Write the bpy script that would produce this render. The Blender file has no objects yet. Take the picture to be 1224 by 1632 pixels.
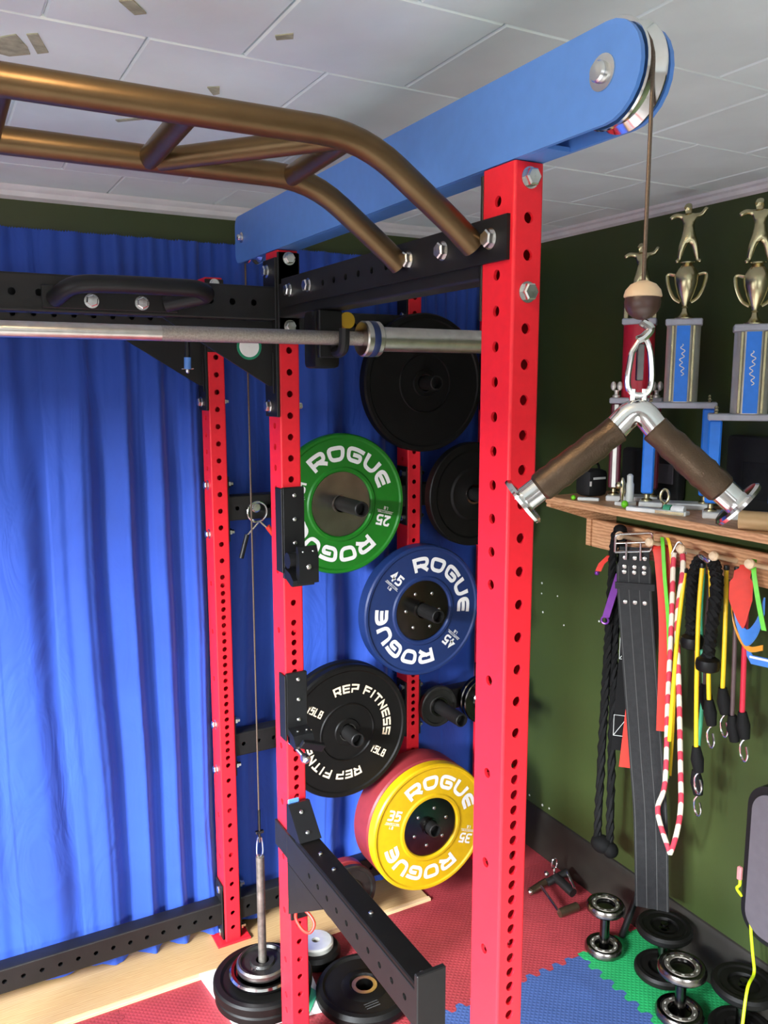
import bpy, bmesh, math, random
from mathutils import Vector, Matrix
random.seed(7)
SC = bpy.context.scene
COL = SC.collection
R = math.radians

# ---------------------------------------------------------------- camera
cd = bpy.data.cameras.new('camera'); cam = bpy.data.objects.new('camera', cd); COL.objects.link(cam)
cd.sensor_fit = 'VERTICAL'; cd.sensor_height = 24.0; cd.lens = 1334.58 / 1632 * 24.0
cd.clip_start = .02; cd.clip_end = 60
yaw, pitch, roll = .50044, -.15162, -.00077
fw = Vector((math.sin(yaw) * math.cos(pitch), math.cos(yaw) * math.cos(pitch), math.sin(pitch)))
rt = Vector((math.cos(yaw), -math.sin(yaw), 0)); up = rt.cross(fw)
r2 = rt * math.cos(roll) + up * math.sin(roll); u2 = -rt * math.sin(roll) + up * math.cos(roll)
cam.matrix_world = Matrix(((r2.x, u2.x, -fw.x, -.73977), (r2.y, u2.y, -fw.y, -.9757), (r2.z, u2.z, -fw.z, 1.81217), (0, 0, 0, 1)))
SC.camera = cam

# ---------------------------------------------------------------- world, lights, exposure
w = bpy.data.worlds.new('sky'); SC.world = w; w.use_nodes = True
nt = w.node_tree; bg = nt.nodes['Background']
sky = nt.nodes.new('ShaderNodeTexSky'); sky.sky_type = 'HOSEK_WILKIE'; sky.turbidity = 4; sky.sun_direction = (.3, -.6, .7)
nt.links.new(sky.outputs[0], bg.inputs[0]); bg.inputs[1].default_value = .6

def area(name, loc, target, sx, sy, power, col):
    l = bpy.data.lights.new(name, 'AREA'); l.shape = 'RECTANGLE'; l.size = sx; l.size_y = sy
    l.energy = power; l.color = col
    o = bpy.data.objects.new(name, l); COL.objects.link(o); o.location = loc
    o.rotation_euler = (Vector(target) - Vector(loc)).to_track_quat('-Z', 'Y').to_euler()
    return o
# daylight through the window of the left wall, and through the window of the wall behind the camera
area('window_daylight', (-5.0, -1.3, 2.75), (-1.6, .1, 1.25), 2.0, 1.3, 2050, (.88, .94, 1.0))
area('rear_window_daylight', (-1.2, -5.6, 3.1), (-.6, -2.6, 1.35), 3.0, 2.0, 850, (.92, .96, 1.0))
# scattered light of sky and bright ground filling the two window openings
area('window_skylight', (-2.54, -.7, 1.38), (0, -.7, 1.38), 2.5, 1.2, 22, (.90, .95, 1.0))
area('rear_window_skylight', (-.9, -3.14, 1.48), (-.9, 0, 1.48), 1.9, 1.0, 12, (.94, .97, 1.0))

SC.view_settings.view_transform = 'Standard'; SC.view_settings.look = 'None'
SC.view_settings.gamma = 1.0; SC.view_settings.use_curve_mapping = False
SC.view_settings.exposure = 0.33

# ---------------------------------------------------------------- materials
def pm(name, c, rough=.5, metal=0.0, nz=0.0, nscale=40.0, bump=0.0, bscale=200.0, spec=.5, coat=0.0, sheen=0.0):
    m = bpy.data.materials.new(name); m.use_nodes = True
    t = m.node_tree; b = t.nodes['Principled BSDF']
    b.inputs['Base Color'].default_value = (*c, 1); b.inputs['Roughness'].default_value = rough
    b.inputs['Metallic'].default_value = metal; b.inputs['Specular IOR Level'].default_value = spec
    if coat: b.inputs['Coat Weight'].default_value = coat; b.inputs['Coat Roughness'].default_value = .2
    if sheen: b.inputs['Sheen Weight'].default_value = sheen
    tc = t.nodes.new('ShaderNodeTexCoord')
    n = t.nodes.new('ShaderNodeTexNoise'); n.inputs['Scale'].default_value = nscale; n.inputs['Detail'].default_value = 4
    t.links.new(tc.outputs['Object'], n.inputs['Vector'])
    if nz:
        r = t.nodes.new('ShaderNodeValToRGB')
        r.color_ramp.elements[0].position = .3; r.color_ramp.elements[1].position = .7
        r.color_ramp.elements[0].color = (*[max(0, x * (1 - nz)) for x in c], 1)
        r.color_ramp.elements[1].color = (*[min(1, x * (1 + nz)) for x in c], 1)
        t.links.new(n.outputs['Fac'], r.inputs['Fac']); t.links.new(r.outputs['Color'], b.inputs['Base Color'])
    if bump:
        n2 = t.nodes.new('ShaderNodeTexNoise'); n2.inputs['Scale'].default_value = bscale; n2.inputs['Detail'].default_value = 3
        t.links.new(tc.outputs['Object'], n2.inputs['Vector'])
        bp = t.nodes.new('ShaderNodeBump'); bp.inputs['Strength'].default_value = bump; bp.inputs['Distance'].default_value = .002
        t.links.new(n2.outputs['Fac'], bp.inputs['Height']); t.links.new(bp.outputs['Normal'], b.inputs['Normal'])
    return m

def wave_mat(name, c1, c2, scale, axis, rough=.5, dist=2.0, bump=0, stretch=(1, 1, 1), dscale=1.5):
    m = pm(name, c1, rough); t = m.node_tree; b = t.nodes['Principled BSDF']
    tc = [n for n in t.nodes if n.type == 'TEX_COORD'][0]
    mp = t.nodes.new('ShaderNodeMapping'); mp.inputs['Scale'].default_value = stretch
    wv = t.nodes.new('ShaderNodeTexWave'); wv.bands_direction = axis; wv.inputs['Scale'].default_value = scale
    wv.inputs['Distortion'].default_value = dist; wv.inputs['Detail'].default_value = 3; wv.inputs['Detail Scale'].default_value = dscale
    r = t.nodes.new('ShaderNodeValToRGB'); r.color_ramp.elements[0].color = (*c1, 1); r.color_ramp.elements[1].color = (*c2, 1)
    t.links.new(tc.outputs['Object'], mp.inputs[0]); t.links.new(mp.outputs[0], wv.inputs['Vector'])
    t.links.new(wv.outputs['Fac'], r.inputs['Fac']); t.links.new(r.outputs[0], b.inputs['Base Color'])
    if bump:
        bp = t.nodes.new('ShaderNodeBump'); bp.inputs['Strength'].default_value = bump; bp.inputs['Distance'].default_value = .002
        t.links.new(wv.outputs['Fac'], bp.inputs['Height']); t.links.new(bp.outputs['Normal'], b.inputs['Normal'])
    return m

def mat_mat(name, c):
    # foam mat: diamond tread pattern as relief
    m = pm(name, c, .62, nz=.12, nscale=9); t = m.node_tree; b = t.nodes['Principled BSDF']
    tc = [n for n in t.nodes if n.type == 'TEX_COORD'][0]
    ws = []
    for d in ('X', 'Y'):
        wv = t.nodes.new('ShaderNodeTexWave'); wv.bands_direction = d; wv.inputs['Scale'].default_value = 26
        mp = t.nodes.new('ShaderNodeMapping'); mp.inputs['Rotation'].default_value = (0, 0, R(45 if d == 'X' else 38))
        t.links.new(tc.outputs['Object'], mp.inputs[0]); t.links.new(mp.outputs[0], wv.inputs['Vector']); ws.append(wv)
    mx = t.nodes.new('ShaderNodeMath'); mx.operation = 'MAXIMUM'
    t.links.new(ws[0].outputs['Fac'], mx.inputs[0]); t.links.new(ws[1].outputs['Fac'], mx.inputs[1])
    bp = t.nodes.new('ShaderNodeBump'); bp.inputs['Strength'].default_value = .45; bp.inputs['Distance'].default_value = .002
    t.links.new(mx.outputs[0], bp.inputs['Height']); t.links.new(bp.outputs['Normal'], b.inputs['Normal'])
    return m

M = dict(
    red=pm('red_powder_coat', (.82, .016, .030), .45, spec=.4, nz=.04, nscale=60, bump=.05, bscale=900),
    black=pm('black_powder_coat', (.008, .0075, .007), .5, spec=.4, nz=.15, nscale=30, bump=.08, bscale=1200),
    blackp=pm('black_plastic', (.007, .007, .0075), .42, spec=.35, nz=.15, nscale=25),
    rubber=pm('black_rubber', (.0040, .0036, .0030), .5, spec=.22, nz=.2, nscale=30, bump=.1, bscale=500),
    iron=pm('dark_cast_iron', (.018, .017, .015), .42, metal=.3, nz=.3, nscale=40, bump=.2, bscale=260),
    bronze=pm('bronze_tube_coat', (.125, .078, .036), .36, metal=.8, nz=.1, nscale=20, bump=.04, bscale=900),
    zinc=pm('zinc_plated_steel', (.72, .72, .70), .26, metal=1, nz=.1, nscale=80),
    chrome=pm('chrome', (.78, .77, .75), .13, metal=1, nz=.05, nscale=50),
    steel=pm('satin_steel', (.52, .49, .45), .3, metal=1, nz=.12, nscale=50),
    knurl=pm('knurled_steel', (.40, .37, .33), .42, metal=1, nz=.2, nscale=300, bump=.5, bscale=1500),
    darksteel=pm('dark_steel', (.10, .095, .09), .2, metal=1, nz=.2, nscale=30),
    hubsteel=pm('brushed_hub_steel', (.24, .22, .20), .24, metal=1, nz=.25, nscale=14),
    wornsteel=pm('worn_pipe', (.26, .235, .20), .5, metal=.9, nz=.35, nscale=50),
    bluebeam=pm('blue_powder_coat', (.095, .25, .66), .4, nz=.03, nscale=50, bump=.04, bscale=900),
    greenp=pm('green_urethane', (.006, .155, .007), .42, nz=.06),
    bluep=pm('blue_urethane', (.010, .027, .11), .42, nz=.06),
    yellowp=pm('yellow_urethane', (.60, .36, .003), .42, nz=.05),
    redp=pm('red_urethane', (.21, .020, .024), .5, nz=.08),
    white=pm('white_print', (.78, .77, .74), .5, nz=.03),
    cream=pm('cream_print', (.80, .66, .46), .5, nz=.03),
    ceil=pm('white_ceiling_paint', (.74, .85, .84), .55, nz=.06, nscale=5, bump=.15, bscale=60),
    peel=pm('peeled_patch', (.36, .37, .26), .8, nz=.25, nscale=60),
    wallg=pm('dark_green_wall_paint', (.038, .057, .0145), .42, nz=.1, nscale=3, bump=.12, bscale=90),
    wallw=pm('pale_wall_paint', (.62, .60, .56), .7, nz=.05, nscale=3),
    conc=pm('light_concrete', (.40, .38, .35), .6, nz=.1, nscale=3),
    trimd=pm('dark_brown_baseboard', (.017, .015, .011), .5, nz=.25, nscale=12),
    trimw=pm('white_trim', (.68, .69, .72), .5, nz=.08, nscale=12),
    wood=wave_mat('plywood_floor', (.44, .27, .115), (.55, .37, .18), 5, 'Y', .5, 6, 0, (1.2, 9, 1)),
    pine=wave_mat('pine_edge', (.70, .43, .22), (.78, .53, .30), 6, 'Z', .5, 3, 0, (1, 1, 6)),
    cedar=wave_mat('cedar_shelf', (.46, .22, .10), (.66, .37, .19), 30, 'Z', .5, 5, .05, (1, .25, 1), 3),
    matred=mat_mat('red_foam', (.29, .030, .037)),
    matblue=mat_mat('blue_foam', (.040, .078, .22)),
    matgreen=mat_mat('green_foam', (.010, .26, .075)),
    ball=pm('brown_ball', (.06, .03, .022), .35, nz=.1), ballt=pm('cream_ball_cap', (.66, .48, .30), .45, nz=.08),
    cable=pm('black_cable', (.02, .02, .021), .35, nz=.1), cablel=pm('tan_steel_cable', (.12, .085, .06), .45, metal=.4, nz=.2, nscale=400),
    gold=pm('gold_plastic', (.62, .56, .34), .24, metal=1, nz=.12, nscale=30),
    silverc=pm('silver_foil', (.74, .73, .66), .32, metal=.55, nz=.1, nscale=20),
    tblue=pm('blue_foil', (.02, .22, .85), .35, nz=.06), tred=pm('red_foil', (.55, .02, .045), .3, nz=.06),
    tmaroon=pm('maroon_foil', (.13, .012, .03), .3, nz=.06), marble=pm('grey_marble', (.42, .44, .50), .35, nz=.12, nscale=30),
    marblew=pm('white_marble', (.70, .70, .66), .35, nz=.1, nscale=30),
    purple=pm('purple_anodised', (.16, .035, .26), .3, metal=.4, nz=.1), leather=pm('black_leather', (.008, .008, .0082), .6, spec=.3, nz=.3, nscale=60, bump=.3, bscale=300),
    stitch=pm('grey_stitching', (.05, .05, .047), .8, nz=.1), bandr=pm('red_latex', (.62, .03, .015), .5, nz=.08),
    bandg=pm('green_latex', (.12, .55, .03), .45, nz=.1), bandy=pm('yellow_latex', (.80, .52, .01), .4, nz=.06),
    bandb=pm('blue_latex', (.06, .22, .62), .45, nz=.06), bando=pm('orange_latex', (.75, .30, .03), .45, nz=.06),
    teal=pm('green_tube', (.05, .32, .17), .4, nz=.08), brownt=pm('brown_tube', (.09, .055, .055), .45, nz=.08),
    nylon=pm('black_nylon', (.005, .005, .0048), .75, spec=.2, nz=.2, nscale=200, bump=.3, bscale=700),
    peg=pm('pale_wood_peg', (.74, .56, .36), .5, nz=.1), card=wave_mat('cardboard_tube', (.40, .25, .11), (.47, .31, .15), 20, 'Z', .7, 2),
    grip=pm('dark_foam_grip', (.095, .062, .038), .32, metal=.75, nz=.15, nscale=40, bump=.3, bscale=500),
    grey=pm('grey_shell', (.10, .088, .10), .5, nz=.06), neon=pm('neon_cord', (.62, .80, .01), .5, nz=.05),
    lime=pm('lime_green_plastic', (.16, .62, .01), .4, nz=.05), pink=pm('pink_tag', (.60, .22, .22), .5, nz=.05),
    sticker=pm('sticker_green', (.012, .22, .11), .45, nz=.05), foamw=pm('white_board', (.86, .85, .84), .5, nz=.04),
    plasw=pm('pale_plastic', (.62, .64, .60), .4, nz=.05), blackbag=pm('black_bag_fabric', (.008, .008, .008), .7, nz=.2),
)
def glass_mat():
    m = bpy.data.materials.new('window_glass'); m.use_nodes = True; t = m.node_tree
    for n in list(t.nodes): t.nodes.remove(n)
    o = t.nodes.new('ShaderNodeOutputMaterial'); mx = t.nodes.new('ShaderNodeMixShader'); a = t.nodes.new('ShaderNodeBsdfTransparent'); g = t.nodes.new('ShaderNodeBsdfGlossy')
    g.inputs['Roughness'].default_value = .02; mx.inputs[0].default_value = .06
    t.links.new(a.outputs[0], mx.inputs[1]); t.links.new(g.outputs[0], mx.inputs[2]); t.links.new(mx.outputs[0], o.inputs[0])
    return m
M['glass'] = glass_mat()

def curtain_mat():
    m = pm('blue_curtain_cloth', (.014, .066, .40), .75, nz=.1, nscale=4, sheen=.15); t = m.node_tree; b = t.nodes['Principled BSDF']
    tc = [n for n in t.nodes if n.type == 'TEX_COORD'][0]
    mp = t.nodes.new('ShaderNodeMapping'); mp.inputs['Scale'].default_value = (5, 5, 2.2); mp.inputs['Rotation'].default_value = (0, R(24), 0)
    n = t.nodes.new('ShaderNodeTexNoise'); n.inputs['Scale'].default_value = 1.6; n.inputs['Detail'].default_value = 3; n.inputs['Distortion'].default_value = 1.3
    bp = t.nodes.new('ShaderNodeBump'); bp.inputs['Strength'].default_value = .3; bp.inputs['Distance'].default_value = .03
    t.links.new(tc.outputs['Object'], mp.inputs[0]); t.links.new(mp.outputs[0], n.inputs['Vector'])
    t.links.new(n.outputs['Fac'], bp.inputs['Height']); t.links.new(bp.outputs['Normal'], b.inputs['Normal'])
    return m
M['curtain'] = curtain_mat()

def stripe_rope_mat():
    # red and white braid: spiral bands along the rope (attribute-free: object Z bands plus noise edge)
    m = wave_mat('red_white_braid', (.55, .035, .06), (.66, .58, .45), 9.5, 'DIAGONAL', .7, 1.0, .3, (1, 1, 1))
    r = [n for n in m.node_tree.nodes if n.type == 'VALTORGB'][0]
    r.color_ramp.elements[0].position = .36; r.color_ramp.elements[1].position = .50
    return m
M['braid'] = stripe_rope_mat()

# ---------------------------------------------------------------- mesh helpers
ORG = {}
class MB:
    def __init__(s): s.bm = bmesh.new()
    def face(s, pts):
        try: return s.bm.faces.new([s.bm.verts.new(p) for p in pts])
        except ValueError: return None
    def box(s, x0, x1, y0, y1, z0, z1, bev=0.0, seg=1, mat=None):
        g = bmesh.ops.create_cube(s.bm, size=1)
        vs = g['verts']
        for v in vs:
            v.co = Vector((x0 + (v.co.x + .5) * (x1 - x0), y0 + (v.co.y + .5) * (y1 - y0), z0 + (v.co.z + .5) * (z1 - z0)))
            if mat is not None: v.co = mat @ v.co
        if bev:
            es = list({e for v in vs for e in v.link_edges})
            bmesh.ops.bevel(s.bm, geom=es, offset=bev, segments=seg, affect='EDGES', profile=.5)
        return s
    def ring(s, c, a, b, r, n):
        return [s.bm.verts.new(c + a * (r * math.cos(2 * math.pi * k / n)) + b * (r * math.sin(2 * math.pi * k / n))) for k in range(n)]
    def lathe(s, prof, o, axis, n=32, capa=False, capb=False, closed=False):
        o = Vector(o); ax = Vector(axis).normalized(); a = ax.orthogonal().normalized(); b = ax.cross(a)
        rs = [s.ring(o + ax * h, a, b, max(r, 1e-5), n) for r, h in prof]
        pairs = list(zip(rs[:-1], rs[1:])) + ([(rs[-1], rs[0])] if closed else [])
        for p, q in pairs:
            for k in range(n):
                s.bm.faces.new((p[k], p[(k + 1) % n], q[(k + 1) % n], q[k]))
        if capa: s.bm.faces.new(rs[0][::-1])
        if capb: s.bm.faces.new(rs[-1])
        return s
    def cyl(s, p0, p1, r0, r1=None, n=16, cap=True):
        p0 = Vector(p0); p1 = Vector(p1); L = (p1 - p0).length
        return s.lathe([(r0, 0), (r0 if r1 is None else r1, L)], p0, p1 - p0, n, cap, cap)
    def ball(s, c, r, n=16, sc=(1, 1, 1)):
        g = bmesh.ops.create_uvsphere(s.bm, u_segments=n, v_segments=max(6, n // 2), radius=r)
        for v in g['verts']: v.co = Vector((v.co.x * sc[0], v.co.y * sc[1], v.co.z * sc[2])) + Vector(c)
        return s
    def tube(s, pts, r, n=10, closed=False, cap=True, flat=None):
        P = [Vector(p) for p in pts]; m = len(P)
        rr = r if isinstance(r, (list, tuple)) else [r] * m
        T = []
        for i in range(m):
            a = P[(i - 1) % m] if closed or i else P[0]; b = P[(i + 1) % m] if closed or i < m - 1 else P[-1]
            T.append((b - a).normalized())
        nrm = Vector(flat) if flat else T[0].orthogonal()
        rings = []
        for i in range(m):
            nrm = (nrm - T[i] * nrm.dot(T[i]))
            nrm = nrm.normalized() if nrm.length > 1e-6 else T[i].orthogonal().normalized()
            bi = T[i].cross(nrm)
            ra, rb = (rr[i] if isinstance(rr[i], (list, tuple)) else (rr[i], rr[i]))
            rings.append([s.bm.verts.new(P[i] + nrm * (ra * math.cos(2 * math.pi * k / n)) + bi * (rb * math.sin(2 * math.pi * k / n))) for k in range(n)])
        for i in range(m if closed else m - 1):
            p, q = rings[i], rings[(i + 1) % m]
            for k in range(n): s.bm.faces.new((p[k], p[(k + 1) % n], q[(k + 1) % n], q[k]))
        if cap and not closed: s.bm.faces.new(rings[0][::-1]); s.bm.faces.new(rings[-1])
        return s
    def ribbon(s, pts, wdir, w, t):
        # flat strap: path, width direction, width, thickness
        P = [Vector(p) for p in pts]; W = Vector(wdir).normalized(); rows = []
        for i, p in enumerate(P):
            tg = (P[min(i + 1, len(P) - 1)] - P[max(i - 1, 0)]).normalized(); nn = tg.cross(W).normalized()
            ww = (w[i] if isinstance(w, (list, tuple)) else w) / 2
            rows.append([s.bm.verts.new(q) for q in (p - W * ww - nn * t / 2, p + W * ww - nn * t / 2, p + W * ww + nn * t / 2, p - W * ww + nn * t / 2)])
        for a, b in zip(rows[:-1], rows[1:]):
            for k in range(4): s.bm.faces.new((a[k], a[(k + 1) % 4], b[(k + 1) % 4], b[k]))
        s.bm.faces.new(rows[0][::-1]); s.bm.faces.new(rows[-1])
        return s
    def prism(s, pts, vec):
        a = [s.bm.verts.new(p) for p in pts]; b = [s.bm.verts.new(Vector(p) + Vector(vec)) for p in pts]; n = len(a)
        s.bm.faces.new(a[::-1]); s.bm.faces.new(b)
        for k in range(n): s.bm.faces.new((a[k], a[(k + 1) % n], b[(k + 1) % n], b[k]))
        return s
    def holed(s, O, U, V, N, w, L, holes, r, depth, n=12):
        O, U, V, N = Vector(O), Vector(U), Vector(V), Vector(N)
        P = lambda u, v, d=0: O + U * u + V * v - N * d
        hs = sorted(h for h in holes if h > r * 1.2 and h < L - r * 1.2)
        if not hs: s.face([P(0, 0), P(w, 0), P(w, L), P(0, L)]); return
        bs = [0] + [(a + b) / 2 for a, b in zip(hs[:-1], hs[1:])] + [L]
        for h, a, b in zip(hs, bs[:-1], bs[1:]):
            cs = [s.bm.verts.new(P(*q)) for q in ((0, a), (w, a), (w, b), (0, b))]
            rg = []; ri = []
            for k in range(n):
                t = -3 * math.pi / 4 + 2 * math.pi * k / n
                u_, v_ = w / 2 + r * math.cos(t), h + r * math.sin(t)
                rg.append(s.bm.verts.new(P(u_, v_))); ri.append(s.bm.verts.new(P(u_, v_, depth)))
            for i in range(4):
                lo, hi = i * n // 4, (i + 1) * n // 4
                s.bm.faces.new([cs[i], cs[(i + 1) % 4]] + [rg[k % n] for k in range(hi, lo - 1, -1)])
            for k in range(n): s.bm.faces.new((rg[k], rg[(k + 1) % n], ri[(k + 1) % n], ri[k]))
    def htube(s, Mx, a, b, L, hx=(), hy=(), r=.008, cr=.004, through=True):
        # rectangular tube along local z, a (x) by b (y), drilled in the +-x faces (hx) and +-y faces (hy)
        t = MB()
        t.holed((cr, 0, 0), (1, 0, 0), (0, 0, 1), (0, -1, 0), a - 2 * cr, L, hy, r, .005)
        t.holed((a - cr, b, 0), (-1, 0, 0), (0, 0, 1), (0, 1, 0), a - 2 * cr, L, hy if through else (), r, .005)
        t.holed((0, b - cr, 0), (0, -1, 0), (0, 0, 1), (-1, 0, 0), b - 2 * cr, L, hx, r, .005)
        t.holed((a, cr, 0), (0, 1, 0), (0, 0, 1), (1, 0, 0), b - 2 * cr, L, hx if through else (), r, .005)
        out = []
        for cx, cy, t0 in ((a - cr, cr, -90), (a - cr, b - cr, 0), (cr, b - cr, 90), (cr, cr, 180)):
            arc = [(cx + cr * math.cos(R(t0 + 30 * k)), cy + cr * math.sin(R(t0 + 30 * k))) for k in range(4)]
            out += arc
            for p, q in zip(arc[:-1], arc[1:]): t.face([(*p, 0), (*q, 0), (*q, L), (*p, L)])
        t.face([(*p, L) for p in out]); t.face([(*p, 0) for p in out[::-1]])
        bmesh.ops.remove_doubles(t.bm, verts=t.bm.verts, dist=1e-5)
        t.bm.transform(Mx)
        me = bpy.data.meshes.new('tmp'); t.bm.to_mesh(me); t.bm.free(); s.bm.from_mesh(me); bpy.data.meshes.remove(me)
        return s
    def mesh(s, name, mat, smooth=True, off=None, ang=32):
        if off is not None: bmesh.ops.translate(s.bm, verts=s.bm.verts, vec=-Vector(off))
        bmesh.ops.recalc_face_normals(s.bm, faces=s.bm.faces)
        if smooth:
            for f in s.bm.faces: f.smooth = True
            for e in s.bm.edges:
                if len(e.link_faces) == 2 and e.calc_face_angle(0) > R(ang): e.smooth = False
        me = bpy.data.meshes.new(name); s.bm.to_mesh(me); s.bm.free()
        me.materials.append(M[mat]); return me
    def build(s, name, mat, parent=None, smooth=True, ang=32):
        if parent is None:
            if not s.bm.verts: return None
            vs = [v.co for v in s.bm.verts]
            lo = Vector([min(v[i] for v in vs) for i in range(3)]); hi = Vector([max(v[i] for v in vs) for i in range(3)])
            off = Vector(((lo.x + hi.x) / 2, (lo.y + hi.y) / 2, lo.z))
        else: off = ORG.get(parent.name, Vector())
        o = bpy.data.objects.new(name, s.mesh(name, mat, smooth, off, ang)); COL.objects.link(o)
        if parent is None: o.location = off
        else: o.parent = parent
        ORG[o.name] = off
        return o

def tag(o, label, cat, group=None, kind=None):
    o['label'] = label
    if cat: o['category'] = cat
    if group: o['group'] = group
    if kind: o['kind'] = kind
    return o
def thing(name, label, cat, loc=(0, 0, 0), rz=0.0, group=None, local=False):
    o = bpy.data.objects.new(name, None); COL.objects.link(o); o.location = loc; o.rotation_euler = (0, 0, rz)
    o.empty_display_size = .05
    ORG[o.name] = Vector() if local else Vector(loc)
    return tag(o, label, cat, group)
def struct(o, label=None):
    o['kind'] = 'structure'
    if label: o['label'] = label
    return o
def copy_tree(o, parent=None):
    c = o.copy(); COL.objects.link(c)
    if parent: c.parent = parent
    ORG[c.name] = ORG.get(o.name, Vector())
    for ch in list(o.children): copy_tree(ch, c)
    return c
def inst(name, me, parent, loc, normal=(0, 0, 1), spin=0.0, scale=1.0):
    o = bpy.data.objects.new(name, me); COL.objects.link(o); o.parent = parent
    o.location = Vector(loc) - ORG.get(parent.name, Vector())
    q = Vector((0, 0, 1)).rotation_difference(Vector(normal)) @ Matrix.Rotation(spin, 3, 'Z').to_quaternion()
    o.rotation_mode = 'QUATERNION'; o.rotation_quaternion = q; o.scale = (scale,) * 3
    return o
MX = lambda o: Matrix(((0, 0, 1, o[0]), (1, 0, 0, o[1]), (0, 1, 0, o[2]), (0, 0, 0, 1)))     # beam along X: x->Y, y->Z, z->X
MY = lambda o: Matrix(((0, 1, 0, o[0]), (0, 0, 1, o[1]), (1, 0, 0, o[2]), (0, 0, 0, 1)))     # beam along Y: x->Z, y->X, z->Y

def bez(pts, rad, k=5):
    # polyline with filleted corners
    P = [Vector(p) for p in pts]; out = [P[0]]
    for i in range(1, len(P) - 1):
        a, b, c = P[i - 1], P[i], P[i + 1]
        d = min(rad, (a - b).length * .49, (c - b).length * .49)
        p, q = b + (a - b).normalized() * d, b + (c - b).normalized() * d
        for j in range(k + 1):
            t = j / k; out.append(p * (1 - t) ** 2 + b * 2 * t * (1 - t) + q * t * t)
    out.append(P[-1]); return out
def smooth_path(pts, k=6):
    P = [Vector(p) for p in pts]; out = []
    for i in range(len(P) - 1):
        p0, p1, p2, p3 = P[max(i - 1, 0)], P[i], P[i + 1], P[min(i + 2, len(P) - 1)]
        for j in range(k):
            t = j / k
            out.append(.5 * ((2 * p1) + (p2 - p0) * t + (2 * p0 - 5 * p1 + 4 * p2 - p3) * t * t + (3 * p1 - p0 - 3 * p2 + p3) * t ** 3))
    out.append(P[-1]); return out

# ================================================================ THE ROOM
XW, YB, XL, YF, ZC, ZF = 1.26, 1.60, -2.4, -3.0, 2.342, -.012
b = MB(); b.box(XL - .1, XW + .1, YF - .1, YB + .1, ZF - .1, ZF); struct(b.build('floor', 'conc'), 'concrete floor under the mats')
b = MB(); b.box(XW, XW + .1, YF - .1, YB + .1, ZF, ZC + .1); wr = struct(b.build('wall_right', 'wallg'), 'dark green painted wall')
for y, z, r_ in ((1.44, 1.07, .004), (1.44, 1.03, .003), (1.35, 1.04, .003), (1.43, .96, .004), (1.31, .94, .003), (1.13, 1.00, .0035), (1.48, .20, .004), (1.40, .195, .005), (1.36, .20, .004), (.90, .50, .004)):
    c = MB(); c.prism([(XW - .0012, y + r_ * a, z + r_ * e) for a, e in ((-1, -.6), (.4, -1), (1, .3), (.1, 1.1), (-.8, .6))], (.0012, 0, 0)); c.build('paint_chip', 'plasw', wr, False)
b = MB(); b.box(XL - .1, XW, YB, YB + .1, ZF, ZC + .1); struct(b.build('wall_back', 'wallg'), 'dark green wall behind the blue curtain')
def window_wall(name, axis, pos, thick, a0, a1, wa0, wa1, z0, z1):
    b = MB()
    def bb(u0, u1, v0, v1):
        lo, hi = min(pos, pos + thick), max(pos, pos + thick)
        if axis == 'X': b.box(lo, hi, u0, u1, v0, v1)
        else: b.box(u0, u1, lo, hi, v0, v1)
    bb(a0, wa0, ZF, ZC + .1); bb(wa1, a1, ZF, ZC + .1); bb(wa0, wa1, ZF, z0); bb(wa0, wa1, z1, ZC + .1)
    return struct(b.build(name, 'wallw'), 'pale wall with a window')
window_wall('wall_left', 'X', XL, -.1, YF - .1, YB + .1, -2.0, .6, .75, 2.0)
window_wall('wall_front', 'Y', YF, -.1, XL, XW, -1.9, .1, .95, 2.0)
for nme, ax, p, u0, u1, z0, z1 in (('window_1', 'X', XL - .06, -2.0, .6, .75, 2.0), ('window_2', 'Y', YF - .06, -1.9, .1, .95, 2.0)):
    e = bpy.data.objects.new(nme, None); COL.objects.link(e); struct(e, 'white framed window letting in daylight'); ORG[e.name] = Vector()
    f = MB(); g = MB(); um = (u0 + u1) / 2
    def fb(mb, a0, a1, c0, c1, t=.025):
        if ax == 'X': mb.box(p - t, p + t, a0, a1, c0, c1)
        else: mb.box(a0, a1, p - t, p + t, c0, c1)
    for a0, a1, c0, c1 in ((u0, u0 + .05, z0, z1), (u1 - .05, u1, z0, z1), (um - .03, um + .03, z0 + .05, z1 - .05), (u0 + .05, u1 - .05, z0, z0 + .05), (u0 + .05, u1 - .05, z1 - .05, z1)): fb(f, a0, a1, c0, c1)
    f.build('window_frame', 'trimw', e)
    for a0, a1 in ((u0 + .05, um - .03), (um + .03, u1 - .05)):
        g = MB(); fb(g, a0, a1, z0 + .05, z1 - .05, .003); g.build('pane', 'glass', e)
b = MB(); b.prism([(XW, YF, ZF), (XW - .017, YF, ZF), (XW - .017, YF, .135), (XW - .012, YF, .15), (XW - .012, YF, .158), (XW - .005, YF, .172), (XW, YF, .175)], (0, YB - YF, 0))
struct(b.build('baseboard_right', 'trimd'), 'dark brown baseboard along the green wall')
for nm, pr, v in (('trim_1', [(XW, YF, ZC), (XW - .03, YF, ZC), (XW - .028, YF, ZC - .008), (XW - .018, YF, ZC - .012), (XW - .014, YF, ZC - .022), (XW, YF, ZC - .028)], (0, YB - YF, 0)),
                  ('trim_2', [(XL, YB, ZC), (XL, YB - .045, ZC), (XL, YB - .04, ZC - .008), (XL, YB - .028, ZC - .014), (XL, YB - .022, ZC - .026), (XL, YB, ZC - .032)], (XW - XL, 0, 0))):
    b = MB(); b.prism(pr, v); struct(b.build(nm, 'trimw'), 'white painted crown moulding at the ceiling')

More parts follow.
